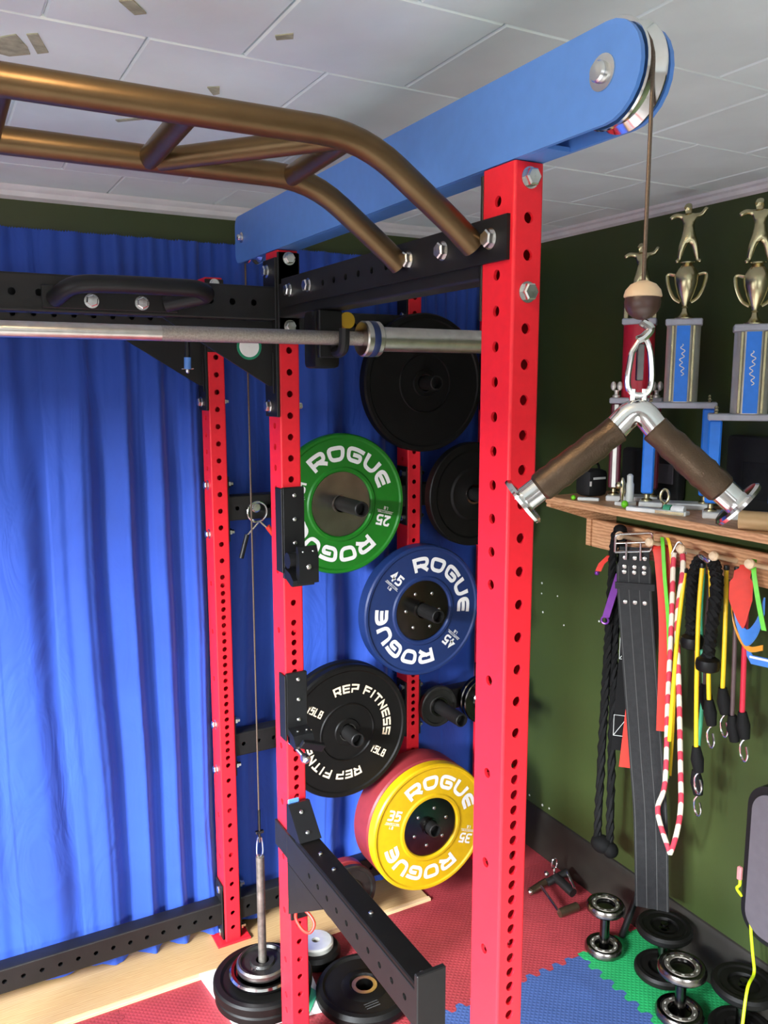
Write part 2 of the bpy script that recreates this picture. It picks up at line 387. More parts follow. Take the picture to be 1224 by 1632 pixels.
# ceiling: slab plus the foot-square tiles in staggered rows
b = MB(); b.box(XL - .1, XW + .1, YF - .1, YB + .1, ZC + .006, ZC + .1); ceiling = struct(b.build('ceiling', 'ceil'), 'white ceiling of square tiles in staggered rows')
P = .305
tm = {}
def tile_mesh(w, d):
    k = (round(w, 4), round(d, 4))
    if k not in tm:
        b = MB(); b.box(-w / 2, w / 2, -d / 2, d / 2, 0, .012, .0032); tm[k] = b.mesh('ceiling_tile', 'ceil', False)
    return tm[k]
for row in range(-12, 5):
    y0, y1 = .422 + P * row, .422 + P * (row + 1)
    if y1 < YF + .05: continue
    y0c, y1c = max(y0, YF + .002), min(y1, YB - .002)
    if y1c - y0c < .02: continue
    ph = -.239 if row % 2 else -.239 + P / 2
    for k in range(-8, 7):
        x0, x1 = max(ph + P * k, XL + .002), min(ph + P * (k + 1), XW - .002)
        if x1 - x0 < .02: continue
        t = bpy.data.objects.new('ceiling_tile', tile_mesh(x1 - x0 - .0022, y1c - y0c - .0012)); COL.objects.link(t)
        t.parent = ceiling; t.location = Vector(((x0 + x1) / 2, (y0c + y1c) / 2, ZC + random.uniform(-.0008, .0008))) - ORG[ceiling.name]
for pts in ([(-.60, .53), (-.573, .50), (-.552, .545), (-.545, .573), (-.574, .598), (-.60, .59)], [(-.559, .492), (-.544, .481), (-.52, .551), (-.535, .565)], [(-.458, .309), (-.442, .296), (-.415, .331), (-.429, .343)],
            [(-.224, .315), (-.202, .294), (-.195, .312), (-.216, .329)], [(-.248, .586), (-.229, .573), (-.218, .608), (-.226, .62)], [(-.355, .859), (-.307, .814), (-.305, .827), (-.348, .869)]):
    b = MB(); b.prism([(x, y, ZC - .0022) for x, y in pts], (0, 0, .002)); b.build('peeled_patch', 'peel', ceiling, False)

# wood platform under the back of the rack
b = MB(); b.box(XL, .712, 1.358, YB, ZF, .009, .0015); wp = struct(b.build('floor_platform', 'wood'), 'pale plywood platform under the back of the rack')
b = MB(); b.box(XL, .716, 1.340, 1.357, ZF, .009, .0015); struct(b.build('trim_3', 'pine'), 'pale pine edging of the plywood platform')

# interlocking foam mats
def seam(s, d=.011, p=.052):
    f = (s / p) % 1.0
    return d * max(-1, min(1, (abs(f - .5) - .25) * 14))
def mat_tile(x0, x1, y0, y1, mat, label, teeth='xXyY'):
    pts = []
    n = lambda a, c: max(2, int(abs(c - a) / .0052))
    def run(a, c, fn):
        for i in range(n(a, c)): pts.append(fn(a + (c - a) * i / n(a, c)))
    g = lambda k, s, lo, hi: seam(s) if k in teeth and lo + .03 < s < hi - .03 else 0
    run(x0, x1, lambda s: (s, y0 + g('y', s, x0, x1))); run(y0, y1, lambda s: (x1 + g('X', s, y0, y1), s))
    run(x1, x0, lambda s: (s, y1 + g('Y', s, x0, x1))); run(y1, y0, lambda s: (x0 + g('x', s, y0, y1), s))
    b = MB(); b.prism([(x, y, ZF) for x, y in pts], (0, 0, -ZF))
    tag(b.build('foam_mat', mat, None, False), label, 'floor mat', 'interlocking foam floor mats')
E_ = .0006
mat_tile(.244 + E_, .98 - E_, .865 + E_, 1.34, 'matred', 'red foam floor mat under the yellow plate and in front of the plywood edge', 'xXy')
mat_tile(-.366 + E_, .244 - E_, .865 + E_, 1.34, 'matred', 'red foam floor mat under the weight stack', 'xXy')
mat_tile(-.366 + E_, .244 - E_, .255 + E_, .865 - E_, 'matred', 'red foam floor mat in front of the middle red upright, nearer than the weight stack', 'XYy')
mat_tile(-.366 + E_, .244 - E_, -.36, .255 - E_, 'matred', 'red foam floor mat around the foot of the front red upright', 'Y')
mat_tile(-.976, -.366 - E_, .865 + E_, 1.34, 'matred', 'red foam floor mat at the bottom left in front of the curtain', 'X')
mat_tile(.244 + E_, .98 - E_, .255, .865 - E_, 'matblue', 'blue foam floor mat with jigsaw edge beside the dumbbells', 'XY')
mat_tile(.98 + E_, 1.242, .255, .875 - E_, 'matgreen', 'green foam floor mat under the dumbbells along the wall', 'xY')
mat_tile(.98 + E_, 1.242, .875 + E_, 1.34, 'matred', 'red foam floor mat in the corner by the dark baseboard', 'xy')
mat_tile(.722, 1.242, 1.342, YB - .005, 'matred', 'narrow red foam mat against the back wall right of the plywood', '')

# curtain on its rod
def fold(q):
    # soft saw-tooth: slow swell towards the room, quick return
    f = q % 1.0; k = .66
    v = f / k if f < k else (1 - f) / (1 - k)
    return v * v * (3 - 2 * v)
def curtain_y(x, z):
    t = z / 2.235
    wob = .75 * math.sin(3.1 * x + .7) + .33 * math.sin(8.3 * x + 1) + .07 * math.sin(1.9 * z + 4 * x) + .03 * math.sin(4.3 * z - 9 * x)
    q = x / .185 + wob
    i = math.floor(q); h = .62 + .38 * math.sin(i * 12.9898 + 1.3)
    j = math.floor(q * 2.7); h2 = .5 + .5 * math.sin(j * 7.77)
    g = min(1, (1 - t) * 3.2)
    pl = math.sin(120 * x + 3 * math.sin(7 * x))
    y = 1.589 - (.054 * h * fold(q) + .008 * h2 * fold(q * 2.7 + .3)) * (.25 + .75 * g) - .007 * (1 - g) * pl
    y -= .004 * math.sin(11 * z + 9 * x) * math.sin(4.3 * z - 6 * x) * g
    if z < .22 and x < .62: y -= .036 * (1 - z / .22) ** 1.5
    return min(1.591, y)
b = MB(); nx, nz = 1000, 60
x0, x1, z0, z1 = -2.2, 1.2, .012, 2.235
rows = []
for j in range(nz + 1):
    z = z0 + (z1 - z0) * j / nz
    rows.append([b.bm.verts.new((x0 + (x1 - x0) * i / nx, curtain_y(x0 + (x1 - x0) * i / nx, z), z + (.01 + .012 * math.sin(6 * (x0 + (x1 - x0) * i / nx)) if j == 0 else 0) + (.003 * math.sin(60 * i) if j == nz else 0))) for i in range(nx + 1)])
for p, q in zip(rows[:-1], rows[1:]):
    for i in range(nx): b.bm.faces.new((p[i], p[i + 1], q[i + 1], q[i]))
cur = thing('curtain', 'long blue cloth curtain hanging in folds over the back wall', 'curtain', (0, 1.56, .01))
b.build('cloth', 'curtain', cur, True, 80)
b = MB(); b.cyl((x0 - .05, 1.5955, 2.205), (x1 + .02, 1.5955, 2.205), .003); b.build('curtain_rod', 'black', cur)

# ================================================================ POWER RACK
I = .0254; UW, UD = 2 * I, 3 * I; T = 1.23; HT = 2.117; HB = .009
hy = [T + 2 * I * k for k in range(0, 18)] + [T - I * k for k in range(1, 25)] + [T - 24 * I - 2 * I * k for k in range(1, 12)]
hx = [1.51 + 2 * I * k for k in range(0, 12)] + [1.51 - 6 * I * k for k in range(1, 8)] + [.299, .196, .15, .099]
b = MB(); b.htube(Matrix.Translation((0, 0, HB)), UW, UD, HT - HB, [z - HB for z in hx if z < HT - .02], [z - HB for z in hy if z < HT - .015])
up_me = b.mesh('upright', 'red')
rack = thing('power_rack', 'red and black steel power rack with drilled uprights and bronze pull-up bar', 'power rack', (-.55, .75, 0))
YC, YBm, YA, XD, XS = 0.0, .887, 1.450, .683, -1.143
ups = {}
for k, (x, y) in dict(C=(0, YC), B=(0, YBm), A=(0, YA), D=(XD, YA + .008), E=(1.02, YA + .008), c=(XS, YC), b=(XS, YBm), a=(XS, YA)).items():
    o = bpy.data.objects.new('upright', up_me); COL.objects.link(o); o.parent = rack; o.location = Vector((x, y, 0)) - ORG[rack.name]; ups[k] = o
    ORG[o.name] = Vector((x, y, 0))
    f = MB(); f.box(x - .03, x + UW + .03, y - .012, y + UD - .001 if k in 'ADEa' else y + UD + .012, 0 if y < 1.3 or x > .72 else .0092, .0088 if y < 1.3 or x > .72 else .017, .0015)
    f.build('foot_plate', 'red', o)
# bolts and nuts
b = MB(); b.lathe([(.0005, 0), (.0150, 0), (.0150, .0022), (.0005, .0023)], (0, 0, 0), (0, 0, 1), 20)
b.lathe([(.0125, .002), (.0127, .0105), (.0105, .0126), (.0005, .0128)], (0, 0, 0), (0, 0, 1), 6); bolt = b.mesh('hex_bolt', 'zinc', True, None, 20)
b = MB(); b.lathe([(.0005, 0), (.0115, 0), (.0118, .011), (.0075, .013), (.0075, .02), (.0005, .0205)], (0, 0, 0), (0, 0, 1), 6); nut = b.mesh('hex_nut', 'zinc', True, None, 20)
def bolt_at(part, loc, n, spin=.3): return inst('hex_bolt', bolt, part, loc, n, spin)
def nut_at(part, loc, n): return inst('hex_nut', nut, part, loc, n, .2)

# side crossmembers (front to back), right side then left side
def side_member(x, y0, y1, main):
    b = MB(); b.htube(MY((x, y0 + .006, 1.964)), 3 * I, UW, y1 - y0 - .012, (), [.07 + 2 * I * k for k in range(0, int((y1 - y0 - .1) / (2 * I)))], .0065)
    m = b.build('side_crossmember', 'black', rack)
    for yy in (y0, y1 - .006):
        f = MB(); f.box(x, x + UW, yy, yy + .006, 1.905, 2.112, .0015); fl = f.build('end_flange', 'black', m)
    return m
sBC = side_member(0, YC + UD, YBm, True)
side_member(XS, YC + UD, YBm, True)
for z in (2.096, 1.941):
    bolt_at(ups['C'], (UW / 2, YC - .0002, z), (0, -1, 0)); bolt_at(ups['c'], (XS + UW / 2, YC, z), (0, -1, 0))
# black flange on the front of the middle upright
f = MB(); f.box(-.002, UW + .002, YBm - .006, YBm - .0002, 1.905, 2.112, .0015); fl = f.build('end_flange', 'black', sBC)
for z in (2.098, 1.945): bolt_at(ups['B'], (UW / 2, YBm - .0065, z), (0, -1, 0))
f = MB(); f.box(-.002, UW + .002, YA - .006, YA - .0002, 1.905, 2.112, .0015); f.build('front_plate', 'black', ups['A'])
bolt_at(ups['A'], (UW / 2, YA - .0065, 2.098), (0, -1, 0))
# drilled mounting plates of the pull-up bar, one per side
def mount_plate(x0, x1, out):
    b = MB(); zc = 2.0165; h = .062
    xs = x0 if out < 0 else x1
    b.holed((xs, .008, zc + h / 2), (0, 0, -1), (0, 1, 0), (out, 0, 0), h, .843, [.037, .163, .27, .35, .405, .458, .512, .565, .617, .688, .792], .0065, .006)
    xo = x1 if out < 0 else x0
    c = [(.008, zc - h / 2), (.851, zc - h / 2), (.851, zc + h / 2), (.008, zc + h / 2)]
    for (a, z_), (a2, z2) in zip(c, c[1:] + c[:1]): b.face([(xs, a, z_), (xs, a2, z2), (xo, a2, z2), (xo, a, z_)])
    b.face([(xo, a, z_) for a, z_ in c]); bmesh.ops.remove_doubles(b.bm, verts=b.bm.verts, dist=1e-5)
    return b
pb = mount_plate(-.006, -.0003, -1).build('mounting_plate', 'black', rack)
for y in (.045, .171, .278, .696, .80): bolt_at(pb, (-.0062, y, 2.018), (-1, 0, 0), .1 + y)
mount_plate(XS + UW + .0003, XS + UW + .006, 1).build('mounting_plate', 'black', rack)
# multi grip pull-up bar
xm = -.546
def bar_path(y, zt, xb, z_end):
    R_ = [(-.012, y, z_end), (-.05, y, z_end + .03), (xb - .02, y, zt), (-.546, y, zt)]
    L_ = [(2 * xm - p[0], p[1], p[2]) for p in R_[::-1]]
    return bez(R_ + L_[1:], .065, 6)
pu = MB(); pu.tube(bar_path(.080, 2.141, -.175, 2.012), .0185, 20); pull = pu.build('pull_up_bar', 'bronze', rack)
b = MB(); b.tube(bar_path(.298, 2.133, -.155, 2.012), .0185, 20); b.build('rear_tube', 'bronze', pull)
for xx0, xx1 in ((-.430, -.430), (-.212, -.212), (-.640, -.640), (-.88, -.88), (-.662, -.662)):
    b = MB(); b.tube([(xx0, .080, 2.139), (xx1, .298, 2.131)], .0155, 16); b.build('grip', 'bronze', pull)
for xx0, xx1 in ((-.225, -.415), (-.867, -.677)):
    b = MB(); b.tube([(xx0, .09, 2.138), (xx1, .29, 2.131)], .0155, 16); b.build('grip', 'bronze', pull)

# cross beams along the width at the middle and rear uprights, with gusset plates
def cross_beam(y, d):
    hs = [1.143 - .0508 - .059 - .0508 * k + .0 for k in range(0, 21)]
    L = -XS - UW - .016
    b = MB(); b.htube(MX((XS + UW + .008, y, 1.958)), d, 3 * I, L, [h_ - .008 for h_ in hs], [h_ - .0254 for h_ in hs], .0075, through=False)
    m = b.build('cross_beam', 'black', rack)
    for sx, x in ((1, -.008), (-1, XS + UW)):
        f = MB(); f.box(x, x + .008, y - .002, y + UD - .002, 1.735, 2.10, .0015); br = f.build('bracket', 'black', m)
        xi = x if sx > 0 else x + .008
        g = MB(); g.prism([(xi, y + .020, 1.957), (xi - sx * .255, y + .020, 1.957), (xi - sx * .01, y + .020, 1.808), (xi, y + .020, 1.808)], (0, .008, 0)); g.build('gusset', 'black', br)
        s = MB(); s.box(xi - .003, xi + .003, y + .014, y + .019, 1.79, 1.885, .001); s.build('weld', 'black', br)
        for z in (2.073, 1.76, 1.908): bolt_at(br, (x if sx > 0 else x + .008, y + .045, z), (-sx, 0, 0), z)
    return m
cb = cross_beam(YBm, UW); ca = cross_beam(YA, UW)
for y, p in ((YBm, ups['B']), (YA, ups['A'])):
    nut_at(p, (UW, y + .038, 1.76), (1, 0, 0))
# neutral grip handle bolted to the front of the cross beam
hp = MB(); hp.box(-.512, -.235, YBm - .006, YBm - .0003, 1.966, 2.012, .0015); hpl = hp.build('handle_plate', 'black', cb)
h = MB(); h.tube(bez([(-.488, YBm - .006, 1.984), (-.462, YBm - .066, 2.010), (-.37, YBm - .078, 2.012), (-.210, YBm - .078, 2.012), (-.180, YBm - .055, 2.002), (-.262, YBm - .006, 1.984)], .05, 6), .0180, 16); h.build('grip_handle', 'blackp', cb)
for x in (-.416, -.313): bolt_at(hpl, (x, YBm - .0062, 1.983), (0, -1, 0), x)
# round sticker on the gusset
st = MB(); st.lathe([(.0005, 0), (.030, 0), (.030, .0006), (.0005, .0006)], (-.066, YBm + .0198, 1.898), (0, -1, 0), 28); so = st.build('sticker', 'sticker', cb)
st = MB(); st.lathe([(.0005, .0007), (.024, .0007), (.024, .0012), (.0005, .0012)], (-.066, YBm + .0198, 1.898), (0, -1, 0), 28); st.build('sticker_face', 'white', so)

# rear crossmembers along X between the rear uprights, at three heights
def rear_member(x0, x1, zc, y=YA + .013):
    L = x1 - x0 - .012
    b = MB(); b.htube(MX((x0 + .006, y, zc - .0375)), UW, 3 * I, L, [.026 + .0508 * k for k in range(int((L - .02) / .0508) + 1)], (), .007)
    m = b.build('rear_crossmember', 'black', rack)
    for x in (x0, x1 - .006):
        f = MB(); f.box(x, x + .006, YA + .008, YA + UD - .004, max(.02, zc - .1), zc + .1, .001); f.build('end_flange', 'black', m)
    return m
RM = []
for zc in (1.436, .675, .11):
    RM.append(rear_member(UW, XD, zc)); r2_ = rear_member(XD + UW, 1.02, zc)
    for dz in (.075, -.075):
        if zc + dz < .02: dz = -.06
        for k, x in (('A', 0), ('D', XD)):
            bolt_at(ups[k], (x - .0002, YA + .035, zc + dz), (-1, 0, 0), zc); nut_at(ups[k], (x + UW + .0062, YA + .035, zc + dz), (1, 0, 0))
# long floor beam from the rear upright to the left
LB = rear_member(XS + UW, 0, .110)
f = MB(); f.box(-.0075, -.0003, YA + .008, YA + UD - .004, .02, .195, .0015); f.build('end_flange', 'black', LB)
rear_member(XD + UW, 1.02, 1.82); rear_member(UW, XD, 1.997)
bolt_at(ups['D'], (XD - .0002, YA + .035, 2.035), (-1, 0, 0)); nut_at(ups['D'], (XD + UW + .006, YA + .035, 2.035), (1, 0, 0))
# storage pegs
def peg(x, z, y0=YA + .010, y1=1.272, r=.0235):
    b = MB(); b.lathe([(r, 0), (r, y0 - y1 - .002), (r - .002, y0 - y1), (r - .005, y0 - y1), (r - .005, y0 - y1 - .03), (.0005, y0 - y1 - .03)], (x, y0, z), (0, -1, 0), 24)
    b.lathe([(.0005, .006), (.045, .006), (.045, 0), (.0005, 0)], (x, y0, z), (0, -1, 0), 24)
    return b.build('storage_peg', 'black', rack)
PEG = dict(green=(.408, 1.436, 1.262), blue=(.70, 1.054, 1.283), rep=(.402, .688, 1.285), yellow=(.683, .312, 1.262), black1=(.712, 1.816, 1.325), black2=(.912, 1.436, 1.30), small=(.800, .674, 1.285), small2=(.975, .674, 1.285), low=(.40, .12, 1.24))
for x, z, y1 in PEG.values(): peg(x, z, y1=y1)

# ceiling lamp behind the camera
lm = thing('ceiling_lamp', 'white dome ceiling lamp behind the camera', 'ceiling lamp', (-.58, -.28, ZC - .10))
b = MB(); b.lathe([(.0005, 0), (.13, 0), (.13, .02), (.0005, .02)], (-.58, -.28, ZC - .021), (0, 0, 1), 32); b.build('base', 'trimw', lm)
bl_ = bpy.data.lights.new('lamp_bulb', 'POINT'); bl_.energy = 4.5; bl_.color = (1.0, .72, .42); bl_.shadow_soft_size = .05
lo_ = bpy.data.objects.new('lamp_bulb', bl_); COL.objects.link(lo_); lo_.location = (-.58, -.28, ZC - .09)

# ================================================================ LETTERING (stroke alphabet in a unit box)
G = {
    'R': [[(0, 0), (0, 1)], [(0, 1), (1, 1), (1, .36), (0, .36)], [(.48, .36), (1.02, 0)]], 'O': [[(.5, 1), (0, 1), (0, 0), (1, 0), (1, 1), (.5, 1)]],
    'G': [[(1, .93), (.5, 1), (0, 1), (0, 0), (1, 0), (1, .5), (.5, .5)]], 'U': [[(0, 1), (0, 0), (1, 0), (1, 1)]],
    'E': [[(1, 1), (0, 1), (0, 0), (1, 0)], [(.05, .5), (.95, .5)]], 'P': [[(0, 0), (0, .42), (1, .42), (1, 1), (0, 1)]], 'F': [[(0, 0), (0, 1), (1, 1)], [(0, .5), (.9, .5)]],
    'I': [[(.5, 0), (.5, 1)]], 'T': [[(0, 1), (1, 1)], [(.5, 0), (.5, 1)]], 'N': [[(0, 0), (0, 1), (1, 0), (1, 1)]], 'S': [[(1, 1), (0, 1), (0, .5), (1, .5), (1, 0), (0, 0)]],
    'L': [[(0, 1), (0, 0), (.9, 0)]], 'B': [[(0, 0), (0, 1)], [(0, 1), (.88, 1), (.88, .5), (0, .5)], [(0, .5), (1, .5), (1, 0), (0, 0)]], 'C': [[(1, 1), (0, 1), (0, 0), (1, 0)]], 'M': [[(0, 0), (0, 1), (.5, .3), (1, 1), (1, 0)]],
    '1': [[(.15, .75), (.5, 1), (.5, 0)]], '2': [[(0, .86), (.05, 1), (1, 1), (1, .5), (.06, .06)], [(0, 0), (1, 0)]], '3': [[(0, 1), (1, 1), (1, .52), (.3, .52)], [(.3, .5), (1, .5), (1, 0), (0, 0)]],
    '4': [[(.75, 0), (.75, 1), (0, .3), (1, .3)]], '5': [[(.95, 1), (.04, 1)], [(.04, 1), (.04, .5)], [(.0, .56), (1, .64), (1, 0), (0, 0)]]}
ROUND = set('ROGUEPSCB235')
LAY = [0]
def stroke_geo(mb, pts, wd, fn0):
    LAY[0] += 1; dl = (LAY[0] % 5) * .00012
    fn = lambda a_, b_: (lambda q_: (q_[0], q_[1] - dl, q_[2]))(fn0(a_, b_))
    # ribbon in the (u,v) plane, finely cut, mapped by fn
    P = [pts[0]]
    for a, c in zip(pts[:-1], pts[1:]):
        d = math.hypot(c[0] - a[0], c[1] - a[1]); n = max(1, int(d / .008))
        for i in range(1, n + 1): P.append((a[0] + (c[0] - a[0]) * i / n, a[1] + (c[1] - a[1]) * i / n))
    prev = None
    for i, p in enumerate(P):
        a, c = P[max(i - 1, 0)], P[min(i + 1, len(P) - 1)]
        t = Vector((c[0] - a[0], c[1] - a[1])); t = t.normalized() if t.length > 1e-9 else Vector((1, 0)); n = Vector((-t.y, t.x))
        k = 1.0
        if 0 < i < len(P) - 1:
            t1 = Vector((p[0] - a[0], p[1] - a[1])).normalized(); k = 1 / max(.5, t1.dot(t))
        cur_ = [mb.bm.verts.new(fn(p[0] + n.x * wd / 2 * k, p[1] + n.y * wd / 2 * k)), mb.bm.verts.new(fn(p[0] - n.x * wd / 2 * k, p[1] - n.y * wd / 2 * k))]
        if prev: mb.bm.faces.new((prev[0], prev[1], cur_[1], cur_[0]))
        prev = cur_
def text(mb, s, h, cw, gap, wd, fn, round_=True, widths={}):
    # centred run of text, u along the line, v up (v = 0 at mid height)
    ws = [cw * widths.get(c, 1) for c in s]; tot = sum(ws) + gap * (len(s) - 1); u = -tot / 2
    for c, w_ in zip(s, ws):
        if c != ' ':
            for st in G[c]:
                q = [(u + wd / 2 + a * (w_ - wd), -h / 2 + wd / 2 + b_ * (h - wd)) for a, b_ in st]
                if c in ROUND and round_: q = [(v.x, v.y) for v in bez([(*p, 0) for p in q], min(h, w_) * .40, 5)]
                ends = []
                for e0, e1 in ((q[0], q[1]), (q[-1], q[-2])):
                    d = math.hypot(e0[0] - e1[0], e0[1] - e1[1]); k_ = wd * .49 / d if d > 1e-6 else 0
                    ends.append((e0[0] + (e0[0] - e1[0]) * k_, e0[1] + (e0[1] - e1[1]) * k_))
                if math.hypot(q[0][0] - q[-1][0], q[0][1] - q[-1][1]) > 1e-6: q = [ends[0]] + list(q[1:-1]) + [ends[1]]
                stroke_geo(mb, q, wd, fn)
        u += w_ + gap
def arc_fn(xc, zc, y, Rr, th): return lambda u, v: (xc + (Rr + v) * math.cos(th - u / Rr), y, zc + (Rr + v) * math.sin(th - u / Rr))
def flat_fn(xc, zc, y, rot): return lambda u, v: (xc + u * math.cos(rot) - v * math.sin(rot), y, zc + u * math.sin(rot) + v * math.cos(rot))

# ================================================================ PLATES ON THE PEGS
def comp_plate(label, x, z, yf, t, mat, num, G_, hub='darksteel', nb=0):
    o = thing('bumper_plate', label, 'weight plate', (x, yf + t / 2, z - .225), group='weight plates on the storage pegs')
    b = MB(); yb = yf + t
    b.lathe([(.104, .001), (.219, .001), (.225, .006), (.225, t - .006), (.221, t), (.214, t), (.209, t - .004), (.121, t - .004), (.116, t), (.108, t), (.104, t - .004)], (x, yb, z), (0, -1, 0), 96, closed=True)
    body = b.build('urethane_body', mat, o)
    b = MB(); b.lathe([(.0262, .004), (.1038, .004), (.1038, t - .009), (.0305, t - .009), (.030, t - .004), (.0262, t - .004)], (x, yb, z), (0, -1, 0), 64, closed=True); hb = b.build('steel_hub', hub, o)
    for k in range(nb):
        a = R(G_ - 52 + 60 * k) if nb == 6 else R(G_ + 30 + 72 * k)
        r_ = MB(); r_.lathe([(.0062, 0), (.0062, .002), (.004, .0042), (.0004, .0045)], (x + .066 * math.cos(a), yf + .009, z + .066 * math.sin(a)), (0, -1, 0), 10); r_.build('rivet', 'zinc', hb)
    yl = yf + .0034
    for k in (0, 1):
        th = R(G_ + 180 * k); rot = th - math.pi / 2
        b = MB(); text(b, 'ROGUE', .050, .0590, .0085, .0128, arc_fn(x, z, yl, .162, th), widths={'U': .95, 'E': .86}); b.build('lettering', 'white', o, False)
        b = MB(); a = math.pi + rot
        fx, fz = x + .160 * math.cos(a), z + .160 * math.sin(a)
        up_ = (-math.sin(rot), math.cos(rot))
        text(b, num, .036, .0235, .004, .0070, flat_fn(fx + up_[0] * .022, fz + up_[1] * .022, yl, rot))
        text(b, 'COMPETITION', .0055, .0045, .0009, .0011, flat_fn(fx - up_[0] * .0045, fz - up_[1] * .0045, yl, rot), False, {'I': .5})
        stroke_geo(b, [(-.031, 0), (.031, 0)], .0013, flat_fn(fx - up_[0] * .0095, fz - up_[1] * .0095, yl, rot))
        text(b, 'LB', .010, .007, .0016, .0018, flat_fn(fx - up_[0] * .0185, fz - up_[1] * .0185, yl, rot), False)
        b.build('weight_mark', 'white', o, False)
    return o
comp_plate('green 25 pound bumper plate with white lettering on the upper left peg', .408, 1.434, 1.398, .034, 'greenp', '25', 75, 'hubsteel')
comp_plate('blue 45 pound bumper plate with white lettering and riveted hub', .70, 1.052, 1.375, .056, 'bluep', '45', 48, nb=6)
comp_plate('yellow 35 pound bumper plate with white lettering on the lowest peg', .682, .312, 1.287, .042, 'yellowp', '35', 69, nb=6)
def plain_bumper(label, x, z, yf, t, mat, r=.225, hubm='darksteel', cat='weight plate', name='bumper_plate', ridges=True, grp='weight plates on the storage pegs'):
    o = thing(name, label, cat, (x, yf + t / 2, z - r), group=grp)
    b = MB()
    pr = [(.030, .001), (r - .006, .001), (r, .007), (r, t - .007), (r - .005, t), (r * .925, t), (r * .905, t - .004), (r * .885, t - .004)]
    if ridges: pr += [(r * .44, t - .004), (r * .425, t - .001), (r * .41, t - .005), (.046, t - .005), (.043, t - .001), (.030, t - .001)]
    else: pr += [(.05, t - .004), (.046, t), (.030, t)]
    b.lathe(pr, (x, yf + t, z), (0, -1, 0), 80, closed=True); b.build('rubber_body', mat, o)
    b = MB(); b.lathe([(.0262, .0005), (.0298, .0005), (.0298, t), (.0262, t)], (x, yf + t, z), (0, -1, 0), 32, closed=True); b.build('steel_insert', hubm, o)
    return o
plain_bumper('dark red bumper plate directly behind the yellow plate', .682, .312, 1.332, .104, 'redp')
rep = plain_bumper('black 15 pound bumper plate with cream lettering, front one of its peg', .402, .688, 1.358, .036, 'rubber')
for k in (0, 1):
    th = R(47 + 180 * k)
    b = MB(); text(b, 'REP FITNESS', .0290, .0262, .0062, .0060, arc_fn(.402, .688, 1.3612, .147, th), False, {'I': .45, ' ': .35}); b.build('lettering', 'cream', rep, False)
    a = R(142 + 180 * k)
    b = MB(); text(b, '15LB', .026, .0140, .0026, .0042, flat_fn(.402 + .145 * math.cos(a), .688 + .145 * math.sin(a), 1.3612, R(-33)), False, {'1': .6}); b.build('weight_mark', 'cream', rep, False)
plain_bumper('black bumper plate behind the cream-lettered black plate', .402, .688, 1.396, .036, 'rubber')
plain_bumper('large black bumper plate on the topmost peg above the green plate', .712, 1.815, 1.392, .045, 'rubber')
def iron_plate(label, x, z, yf, t, r, mat='iron', name='iron_plate', axis=(0, -1, 0), grp='weight plates on the storage pegs', hole=.027):
    o = thing(name, label, 'weight plate', (x, yf + t / 2, z - r), group=grp)
    b = MB(); b.lathe([(hole, 0), (r - .003, 0), (r, .003), (r, t - .003), (r - .003, t), (r * .86, t), (r * .82, t - .006), (r * .52, t - .006), (r * .48, t - .001), (hole + .012, t - .001), (hole + .01, t), (hole, t)], (x, yf + t, z), axis, 56, closed=True)
    b.build('cast_body', mat, o)
    b = MB(); b.lathe([(hole + .0005, t - .0005), (hole + .008, t - .0005), (hole + .007, t + .0015), (hole + .0005, t + .0015)], (x, yf + t, z), axis, 40, closed=True); b.build('rim', 'darksteel', o)
    return o
iron_plate('black iron plate half hidden behind the front red upright, upper right peg', .912, 1.435, 1.394, .036, .180, 'rubber')
iron_plate('small dark iron change plate on the lower right peg', .80, .674, 1.428, .022, .074)
iron_plate('small dark iron plate beside the front red upright, nearer of two on its peg', .975, .674, 1.400, .02, .085, 'darksteel')
iron_plate('small dark iron plate behind another one beside the front red upright', .975, .674, 1.424, .02, .085, 'darksteel')
iron_plate('small red plate low on the rear crossmember behind the spotter arm', .40, .12, 1.392, .034, .092, 'redp')
iron_plate('small dark iron plate in front of the small red plate near the floor', .40, .12, 1.345, .02, .098)

# ================================================================ BARBELL AND ITS HANGERS
bx, by, bz = 0, .60, 1.905
bar = thing('barbell', 'steel barbell with blue ringed collar hanging under the side crossmembers', 'barbell', (-.546, by, bz - .04))
b = MB(); b.cyl((-.546 - .64, by, bz), (-.346 - .0, by, bz), .0142, n=20); b.build('shaft', 'steel', bar)
b = MB(); b.cyl((-.346, by, bz), (.075, by, bz), .0143, n=20); b.build('knurled_section', 'knurl', bar)
def sleeve(s, x0, name='sleeve'):
    X_ = lambda d: x0 + s * d
    b = MB(); b.lathe([(.0005, 0), (.034, 0), (.0365, .003), (.0365, .038), (.034, .041), (.0255, .042), (.025, .44), (.022, .443), (.0005, .443)], (x0, by, bz), (s, 0, 0), 32); sl = b.build(name, 'steel', bar)
    b = MB(); b.lathe([(.0366, .014), (.0371, .015), (.0371, .028), (.0366, .029)], (x0, by, bz), (s, 0, 0), 32, closed=True); b.build('colour_band', 'bluep', sl)
sleeve(1, .068); sleeve(-1, -1.16)
